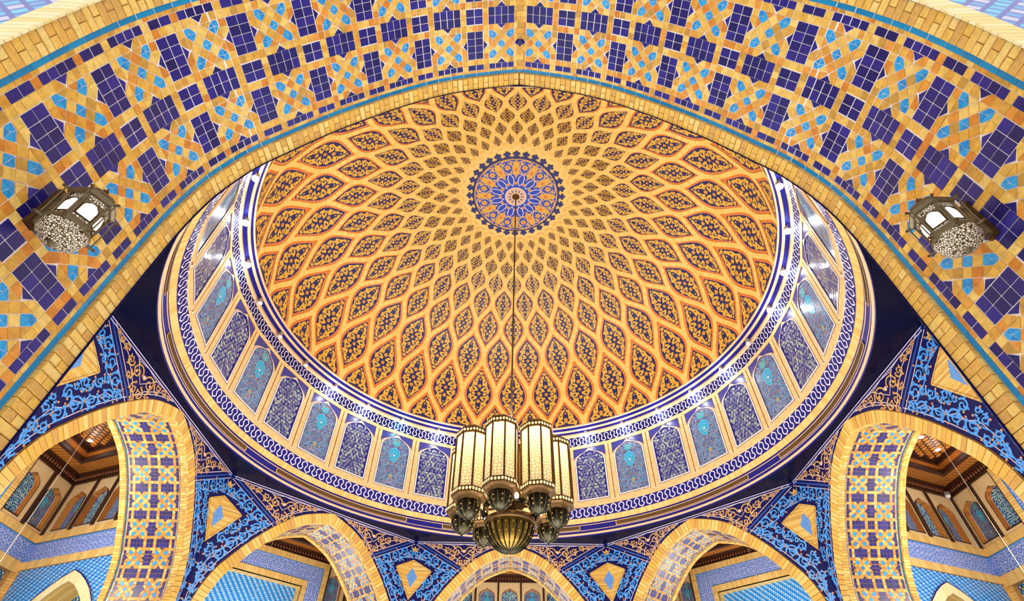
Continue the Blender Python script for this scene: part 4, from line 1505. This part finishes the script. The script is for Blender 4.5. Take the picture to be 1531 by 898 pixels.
# ------------------------------------------------------------------ the side halls seen through the arches
C22, S22 = cos(PI/8), sin(PI/8)
OFF = .75
wcount = [24]
SC = .58                                        # their windows are the drum windows at this scale
wout = lambda g: [(x*SC, (z-9.37)*SC) for x, z in win_outline(g/SC)]


def hall(ang, nm, D, sides, backs, portal):
    A = Matrix.Rotation(-R_(ang), 4, 'Z')
    sd = lambda d, off: (d*S22-off)/C22
    bname = {0: 'far hall', -45: 'far-left hall', 45: 'far-right hall', -90: 'left hall', 90: 'right hall'}[ang]
    def sidemap(sg):
        return lambda r, z, h: Vector((sg*(r*S22-(OFF+h)*C22), r*C22+(OFF+h)*S22, z))
    backmap = lambda x, z, h: Vector((x, D-h, z))
    rC = (D-OFF*S22)/C22
    sC = sd(D, OFF)
    def course(mb, mp, x0, x1, z0, z1, h, m, uvk=1.0, vert=False):
        P = [(x0, z0, h), (x1, z0, h), (x1, z1, h), (x0, z1, h)]
        uv = [((z if vert else x)*uvk, x if vert else z) for x, z, _ in P]
        mb.face([mp(*p) for p in P], m, uv)
        if h > 0:
            for p, q in ((0, 1), (1, 2), (2, 3), (3, 0)):
                mb.face([mp(*P[p]), mp(*P[q]), mp(P[q][0], P[q][1], 0), mp(P[p][0], P[p][1], 0)], m, [(0, 0)]*4)
    def window(mp, xc, z0, i, lab):
        """recessed pointed window centred at xc; returns the outline for the hole"""
        o = struct('window_%d' % wcount[0], lab, 'window')
        wcount[0] += 1
        e0 = mp(xc, z0, 0); ex = (mp(xc+1, z0, 0)-e0); ey = e0-mp(xc, z0, 1)
        m = Matrix.Identity(4)
        for c, v in enumerate((ex, ey, Vector((0, 0, 1)))):
            for r in range(3): m[r][c] = v[r]
        m.translation = e0
        o.matrix_world = A @ m
        q = MB()
        o0, o1 = wout(.022), wout(0)
        f = lambda x, z, h: Vector((x, -h, z))
        for a_, b_, h0, h1, mm in ((o0, o0, 0, .02, 'wood'), (o0, o1, .02, .02, 'wood'), (o1, o1, .02, -.13, 'wood2')):
            for j in range(len(a_)):
                k = (j+1) % len(a_)
                q.face([f(*a_[j], h0), f(*a_[k], h0), f(*b_[k], h1), f(*b_[j], h1)], mm)
        q.build('wooden_frame', o)
        a_, b_ = (LAT2 if i % 2 else FLO)
        mm = Matrix.Translation((0, .13, 0)) @ Matrix.Scale(SC, 4) @ Matrix.Translation((0, -AP, -9.37))
        p = link('window_panel', a_, o, mw=mm)
        link('glass_inlay', b_, p, kind='stuff')
    def holed(mb, mp, x0, x1, z0, z1, out, m, xc=None):
        """rectangle with a pointed hole, as two half faces"""
        n = len(out)//2
        xm = xc if xc is not None else (x0+x1)/2
        left = [p for p in out if p[0] <= 1e-6]
        right = [p for p in out if p[0] >= -1e-6]
        left.sort(key=lambda p: p[1]); right.sort(key=lambda p: p[1])
        L = [(xm, z0)]+[(xm, left[0][1])]+[(xm+x, z) for x, z in left]+[(xm, z1), (x0, z1), (x0, z0)]
        mb.face([mp(x, z, 0) for x, z in L], m, L)
        Rg = [(xm, z0)]+[(xm, right[0][1])]+[(xm+x, z) for x, z in right]+[(xm, z1), (x1, z1), (x1, z0)]
        mb.face([mp(x, z, 0) for x, z in Rg], m, Rg)
    ZG0, ZF0, ZF1, ZP, ZC = 6.18, 6.38, 6.87, 7.07, 8.5
    wl = struct('wall_'+nm, 'walls of the %s behind its arch, blue tile frieze under cream window panels' % bname, 'wall', rotz=-R_(ang))
    for sg in (1, -1):
        mp = sidemap(sg)
        body, up = MB(), MB()
        vis = sg in sides
        if vis:
            # lower wall with a big cream arch
            ac = 11.17
            prof = [(0, 5.96), (.30, 5.84), (.62, 5.66), (.92, 5.45), (1.20, 5.18), (1.42, 4.85), (1.55, 4.4), (1.6, 3.9), (1.6, 2.0)]
            pin = [(0, 5.70), (.26, 5.60), (.52, 5.44), (.78, 5.24), (1.0, 5.0), (1.18, 4.7), (1.28, 4.3), (1.32, 3.9), (1.32, 2.0)]
            for s2 in (1, -1):
                L = [(ac+s2*x, z) for x, z in pin]+[((9.3 if s2 < 0 else rC), 2.0), ((9.3 if s2 < 0 else rC), ZG0), (ac, ZG0)]
                body.face([mp(x, z, 0) for x, z in L], 'star', L)
                for i in range(len(prof)-1):
                    q = [pin[i], pin[i+1], prof[i+1], prof[i]]
                    nseg = 8
                    for k in range(nseg):
                        t0, t1 = k/nseg, (k+.88)/nseg
                        lp = lambda p, r, t: (p[0]*(1-t)+r[0]*t, p[1]*(1-t)+r[1]*t)
                        qq = [lp(pin[i], pin[i+1], t0), lp(pin[i], pin[i+1], t1), lp(prof[i], prof[i+1], t1), lp(prof[i], prof[i+1], t0)]
                        up.plate([(ac+s2*x, z) for x, z in qq], mp, 0, .03, 'cream_brick')
                    body.face([mp(ac+s2*x, z, h) for (x, z), h in ((pin[i], .03), (pin[i+1], .03), (pin[i+1], -.55), (pin[i], -.55))], 'gbrick', [(0, 0), (0, .58), (.58, .58), (.58, 0)])
                    up.ribbon([(ac+s2*prof[i][0], prof[i][1]), (ac+s2*prof[i+1][0], prof[i+1][1])], .03, mp, .035, 'navy_paint')
            L = [(ac-1.5, 2), (ac+1.5, 2), (ac+1.5, 6), (ac-1.5, 6)]
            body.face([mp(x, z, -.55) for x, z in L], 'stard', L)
            course(body, mp, rC-.12, rC, 2.0, ZG0, .015, 'gbrick', 1.0, True)
            up.build('arch_voussoirs', wl, kind='stuff')
        else:
            L = [(9.3, 2), (rC, 2), (rC, ZG0), (9.3, ZG0)]
            body.face([mp(x, z, 0) for x, z in L], 'star', L)
        course(body, mp, 9.3, rC, ZG0, ZF0, .05, 'gbrick')
        course(body, mp, 9.3, rC, ZF0, ZF1, .0, 'frieze')
        course(body, mp, 9.3, rC, ZF0, ZF0+.015, .012, 'teal_tile'); course(body, mp, 9.3, rC, ZF1-.02, ZF1, .012, 'teal_tile')
        course(body, mp, 9.3, rC, ZF1, ZP, .05, 'gbrick')
        if vis:
            cs = [12.905, 12.01, 11.15, 10.29]
            eds = [rC, 12.43, 11.58, 10.72, 9.86]
            for i, c in enumerate(cs):
                holed(body, mp, c-(eds[i]-eds[i+1])/2, c+(eds[i]-eds[i+1])/2, ZP, ZC+.1, [(x, z+ZP+.11) for x, z in wout(.0)], 'cream')
                lab = '%s small window from the corner on the slanting wall of the %s, %s' % (ordw[i], bname, 'navy lattice' if i % 2 else 'floral panel')
                window(mp, c, ZP+.11, i, lab)
                q = MB()
                x = eds[i+1]
                q.plate([(x-.04, ZP), (x+.04, ZP), (x+.04, ZC), (x-.04, ZC)], mp, 0, .05, 'wood')
                q.build('wooden_post', wl)
            course(body, mp, 9.3, 9.86, ZP, ZC+.1, 0, 'cream')
        else: course(body, mp, 9.3, rC, ZP, ZC+.1, 0, 'cream')
        body.build('side_wall', wl)
        q = MB()
        q.plate([(rC-.10, ZP), (rC, ZP), (rC, ZC), (rC-.10, ZC)], mp, 0, .06, 'wood')
        q.build('wooden_post', wl)
        q = MB()
        course(q, mp, 9.3, rC, ZC, 8.57, .05, 'wood'); course(q, mp, 9.3, rC, 8.71, 8.79, .15, 'wood')
        course(q, mp, 9.3, rC, 8.57, 8.71, .02, 'wood')
        n = int((rC-9.3)/.11)
        for i in range(n):
            x = 9.3+.11*(i+.3)
            c = mp(x, 8.645, .075)
            q.lathe([(.0, -.07), (.03, -.05), (.042, -.01), (.03, .04), (.02, .065)], 'wood3', 6, c)
        q.build('dentil_cornice', wl, kind='stuff')
    # back wall
    mp = backmap
    body = MB()
    if portal:
        P0, P1, P2 = 2.75, 2.55, 2.03
        for sg in (1, -1):
            L = [(sg*4.31, 2), (sg*P0, 2), (sg*P0, 6.12), (sg*4.31, 6.12)]
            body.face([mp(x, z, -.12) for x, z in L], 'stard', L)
            body.face([mp(sg*4.31, z, h) for z, h in ((2, 0), (2, -.12), (6.12, -.12), (6.12, 0))], 'gbrick')
            body.face([mp(x, 6.12, h) for x, h in ((sg*P0, 0), (sg*4.31, 0), (sg*4.31, -.12), (sg*P0, -.12))], 'gbrick')
            course(body, mp, min(sg*4.31, sg*sC), max(sg*4.31, sg*sC), 2, 6.18, 0, 'gbrick', 1, True)
            a0, a1 = min(sg*P0, sg*sC), max(sg*P0, sg*sC)
            course(body, mp, a0, a1, 6.12, ZF0, .05, 'gbrick')
            course(body, mp, a0, a1, ZF0, ZF1, 0, 'frieze')
            course(body, mp, a0, a1, ZF0, ZF0+.015, .012, 'teal_tile'); course(body, mp, a0, a1, ZF1-.02, ZF1, .012, 'teal_tile')
            course(body, mp, a0, a1, ZF1, ZP, .05, 'gbrick')
            # raised portal frame
            course(body, mp, min(sg*P0, sg*P1), max(sg*P0, sg*P1), 2, 8.3, .12, 'gbrick', 1, True)
            course(body, mp, min(sg*P1, sg*P2), max(sg*P1, sg*P2), 2, 7.80, .10, 'frieze')
            course(body, mp, min(sg*P2, sg*1.86), max(sg*P2, sg*1.86), 2, 7.58, .13, 'gbrick', 1, True)
            course(body, mp, min(sg*P1, sg*(P1-.02)), max(sg*P1, sg*(P1-.02)), 2, 8.3, .112, 'teal_tile')
            body.face([mp(sg*1.86, z, h) for z, h in ((2, .13), (7.58, .13), (7.58, -.3), (2, -.3))], 'gbrick', [(2, 0), (7.5, 0), (7.5, .4), (2, .4)])
            cs = [3.125, 4.05]
            eds = [P0, 3.6, sC]
            for i, c in enumerate(cs):
                if sg in backs:
                    w = .41 if i == 0 else .43
                    e0, e1 = sorted((sg*(eds[i]+.02), sg*min(eds[i+1]+.06, sC)))
                    holed(body, mp, e0, e1, ZP, ZC+.1, [(x, z+ZP+.11) for x, z in wout(0)], 'cream', sg*c)
                    if sg*c+w < 0 or True:
                        pass
                    window(mp, sg*c, ZP+.11, i+1 if abs(ang) == 90 else i, 'small window beside the corner at the back of the %s, %s the corner' % (bname, 'next to the portal, second from' if i == 0 else 'nearest'))
                else: course(body, mp, sg*c-.43, sg*c+.43, ZP, ZC+.1, 0, 'cream')
                q = MB()
                x = sg*(eds[i]+.045)
                q.plate([(x-.045, ZP), (x+.045, ZP), (x+.045, ZC), (x-.045, ZC)], mp, 0, .06, 'wood')
                q.build('wooden_post', wl)
        course(body, mp, -P0, P0, 8.3, 8.5, .12, 'gbrick')
        course(body, mp, -P1, P1, 7.80, 8.3, .10, 'frieze')
        course(body, mp, -P1, P1, 8.28, 8.3, .112, 'teal_tile'); course(body, mp, -P2, P2, 7.78, 7.80, .112, 'teal_tile')
        course(body, mp, -P2, P2, 7.58, 7.78, .13, 'gbrick')
        body.face([mp(x, 7.58, h) for x, h in ((-1.86, .13), (1.86, .13), (1.86, -.3), (-1.86, -.3))], 'gbrick', [(0, 0), (3.7, 0), (3.7, .4), (0, .4)])
        L = [(-1.86, 2), (1.86, 2), (1.86, 7.58), (-1.86, 7.58)]
        body.face([mp(x, z, -.3) for x, z in L], 'star', L)
        course(body, mp, -P0, P0, 8.5, 8.62, .0, 'cream')
    else:
        course(body, mp, -sC, sC, 2, ZF0, 0, 'star'); course(body, mp, -sC, sC, ZF0, ZF1, 0, 'frieze'); course(body, mp, -sC, sC, ZF1, ZP, .05, 'gbrick')
        for i in range(-4, 5):
            c = i*.885
            if abs(i) < 4:
                holed(body, mp, c-.4425, c+.4425, ZP, ZC+.1, [(x, z+ZP+.16) for x, z in wout(0)], 'cream')
                lab = 'small arched window at the back of the far hall, ' + ('in the middle' if i == 0 else '%s to the %s of the middle one' % (ordw[abs(i)-1], 'left' if i < 0 else 'right'))
                window(mp, c, ZP+.16, i+1, lab)
            q = MB()
            x = c+.4425
            q.plate([(x-.035, ZP), (x+.035, ZP), (x+.035, ZC), (x-.035, ZC)], mp, 0, .05, 'wood')
            if x < sC: q.build('wooden_post', wl)
        for sg in (1, -1): course(body, mp, min(sg*3.1, sg*sC), max(sg*3.1, sg*sC), ZP, ZC+.1, 0, 'cream')
    body.build('back_wall', wl)
    q = MB()
    course(q, mp, -sC, sC, ZC, 8.57, .05, 'wood'); course(q, mp, -sC, sC, 8.71, 8.79, .15, 'wood'); course(q, mp, -sC, sC, 8.57, 8.71, .02, 'wood')
    for i in range(int(2*sC/.11)):
        q.lathe([(.0, -.07), (.03, -.05), (.042, -.01), (.03, .04), (.02, .065)], 'wood3', 6, mp(-sC+.11*(i+.5), 8.645, .075))
    q.build('dentil_cornice', wl, kind='stuff')
    # coffered timber ceiling
    cl = struct('ceiling_'+nm, 'dark coffered timber ceiling with a honeycomb centre in the %s' % bname, 'ceiling', rotz=-R_(ang))
    def trap(e, z):
        d0, d1 = RW+DEPTH+.02+e, D-e
        return [Vector((-sd(d0, OFF+e), d0, z)), Vector((sd(d0, OFF+e), d0, z)), Vector((sd(d1, OFF+e), d1, z)), Vector((-sd(d1, OFF+e), d1, z))]
    q = MB()
    for e0, z0, e1, z1, mm in ((-.1, 8.78, .55, 8.78, 'wood2'), (.55, 8.78, .58, 8.74, 'wood'), (.58, 8.74, .66, 8.77, 'wood'), (.66, 8.77, .64, 8.90, 'wood'), (.64, 8.90, .60, 8.92, 'wood2'), (.60, 8.92, .60, 9.06, 'wood2'), (.60, 9.06, .64, 9.08, 'wood'), (.64, 9.08, .62, 9.17, 'wood')):
        q.grid([trap(e0, z0), trap(e1, z1)], mm, close=True, sm=False)
    q.face(trap(.58, 9.17), 'wood')
    q.build('coffer_mouldings', cl)
    q = MB()
    # plank joints on the outer field
    for i in range(60):
        x = -sC+2*sC*i/60
        q.box((x, D-.36, 8.778), (.012, .36, .006), 'wood')
    for sg in (1, -1):
        for i in range(40):
            r = 9.4+(rC-9.4)*i/40
            c = sidemap(sg)(r, 8.778, .36)
            q.box(c, (.36, .012, .006), 'wood', Matrix.Rotation(sg*-PI/8, 3, 'Z'))
    q.build('plank_joints', cl, kind='stuff')
    q = MB()
    for i in range(-24, 25):
        for j in range(40):
            x, y = i*.235, RW+DEPTH+.95+j*.12
            if j % 2: x += .1175
            if y < D-.74 and abs(x) < sd(y, OFF+.74):
                q.plate(circle(x, y, .098, 6, 0, .055), lambda a_, b_, h: Vector((a_, b_, 9.165-h)), 0, .02, 'wood2')
    q.build('honeycomb_panels', cl, kind='stuff')


LAT2 = lattice_mesh(11, 'glass2')
hall(0, 'outer_far', 12.3, (), (1, -1), False)
hall(-45, 'outer_far_left', 12.35, (), (1, -1), True)
hall(45, 'outer_far_right', 12.35, (), (1, -1), True)
hall(-90, 'outer_left', 12.8, (1,), (1,), True)
hall(90, 'outer_right', 12.85, (-1,), (-1,), True)
# recessed lights, hanging rods and a camera in the side halls
for loc, lab in (((-11.85, 3.02, 9.14), 'white recessed ceiling light in the left hall'), ((11.02, 2.22, 9.14), 'white recessed light in the right hall ceiling, half behind the arch edge'), ((11.85, 2.85, 9.14), 'white recessed light in the right hall ceiling, beside the hanging rod')):
    t = thing('ceiling_light', lab, 'lamp', loc, 0, 'recessed ceiling lights')
    mb = MB(); mb.lathe([(.075, .0), (.085, -.012), (.065, -.014), (.06, .0)], 'white', 20); mb.build('trim', t)
    mb = MB(); mb.lathe([(.062, -.008), (.001, -.008)], 'downglow', 20); mb.build('diffuser', t)
    light('downlight', 'POINT', (loc[0], loc[1], 8.9), 3, (1, .95, .86), .1)
for loc, top, lab in (((10.6, 1.35, 3.5), 9.15, 'thin pale rod hanging in the right hall'), ((-10.9, 1.75, 3.5), 9.15, 'thin pale rod hanging in the left hall'), ((-7.75, 7.4, 3.5), 9.15, 'thin pale rod hanging in the far-left hall'), ((7.72, 7.35, 3.5), 9.15, 'thin pale rod hanging in the far-right hall')):
    mb = MB(); mb.tube([(0, 0, 0), (0, 0, top-loc[2])], .005, 'steel', 8)
    mb.build('hanging_rod', None, loc=loc, label=lab, category='rod', group='lamp rods in the side halls')
t = thing('security_camera', 'small grey dome camera in the corner of the right hall cornice', 'camera', (12.62, 4.30, 8.50))
mb = MB(); mb.lathe([(.001, .1), (.08, .1), (.08, .02), (.075, .0)], 'grey', 16); mb.build('mount', t)
mb = MB(); mb.lathe([(.07, .0), (.06, -.04), (.03, -.065), (.001, -.07)], 'white', 16); mb.build('lens_dome', t)
for a, e in ((0, 150), (-45, 170), (45, 170), (-90, 300), (90, 300)):  # unseen fill lights, added to brighten the side halls
    light('added_hall_fill', 'POINT', (10.6*sin(R_(a)), 10.6*cos(R_(a)), 5.6), e, (1, .95, .86), .6)
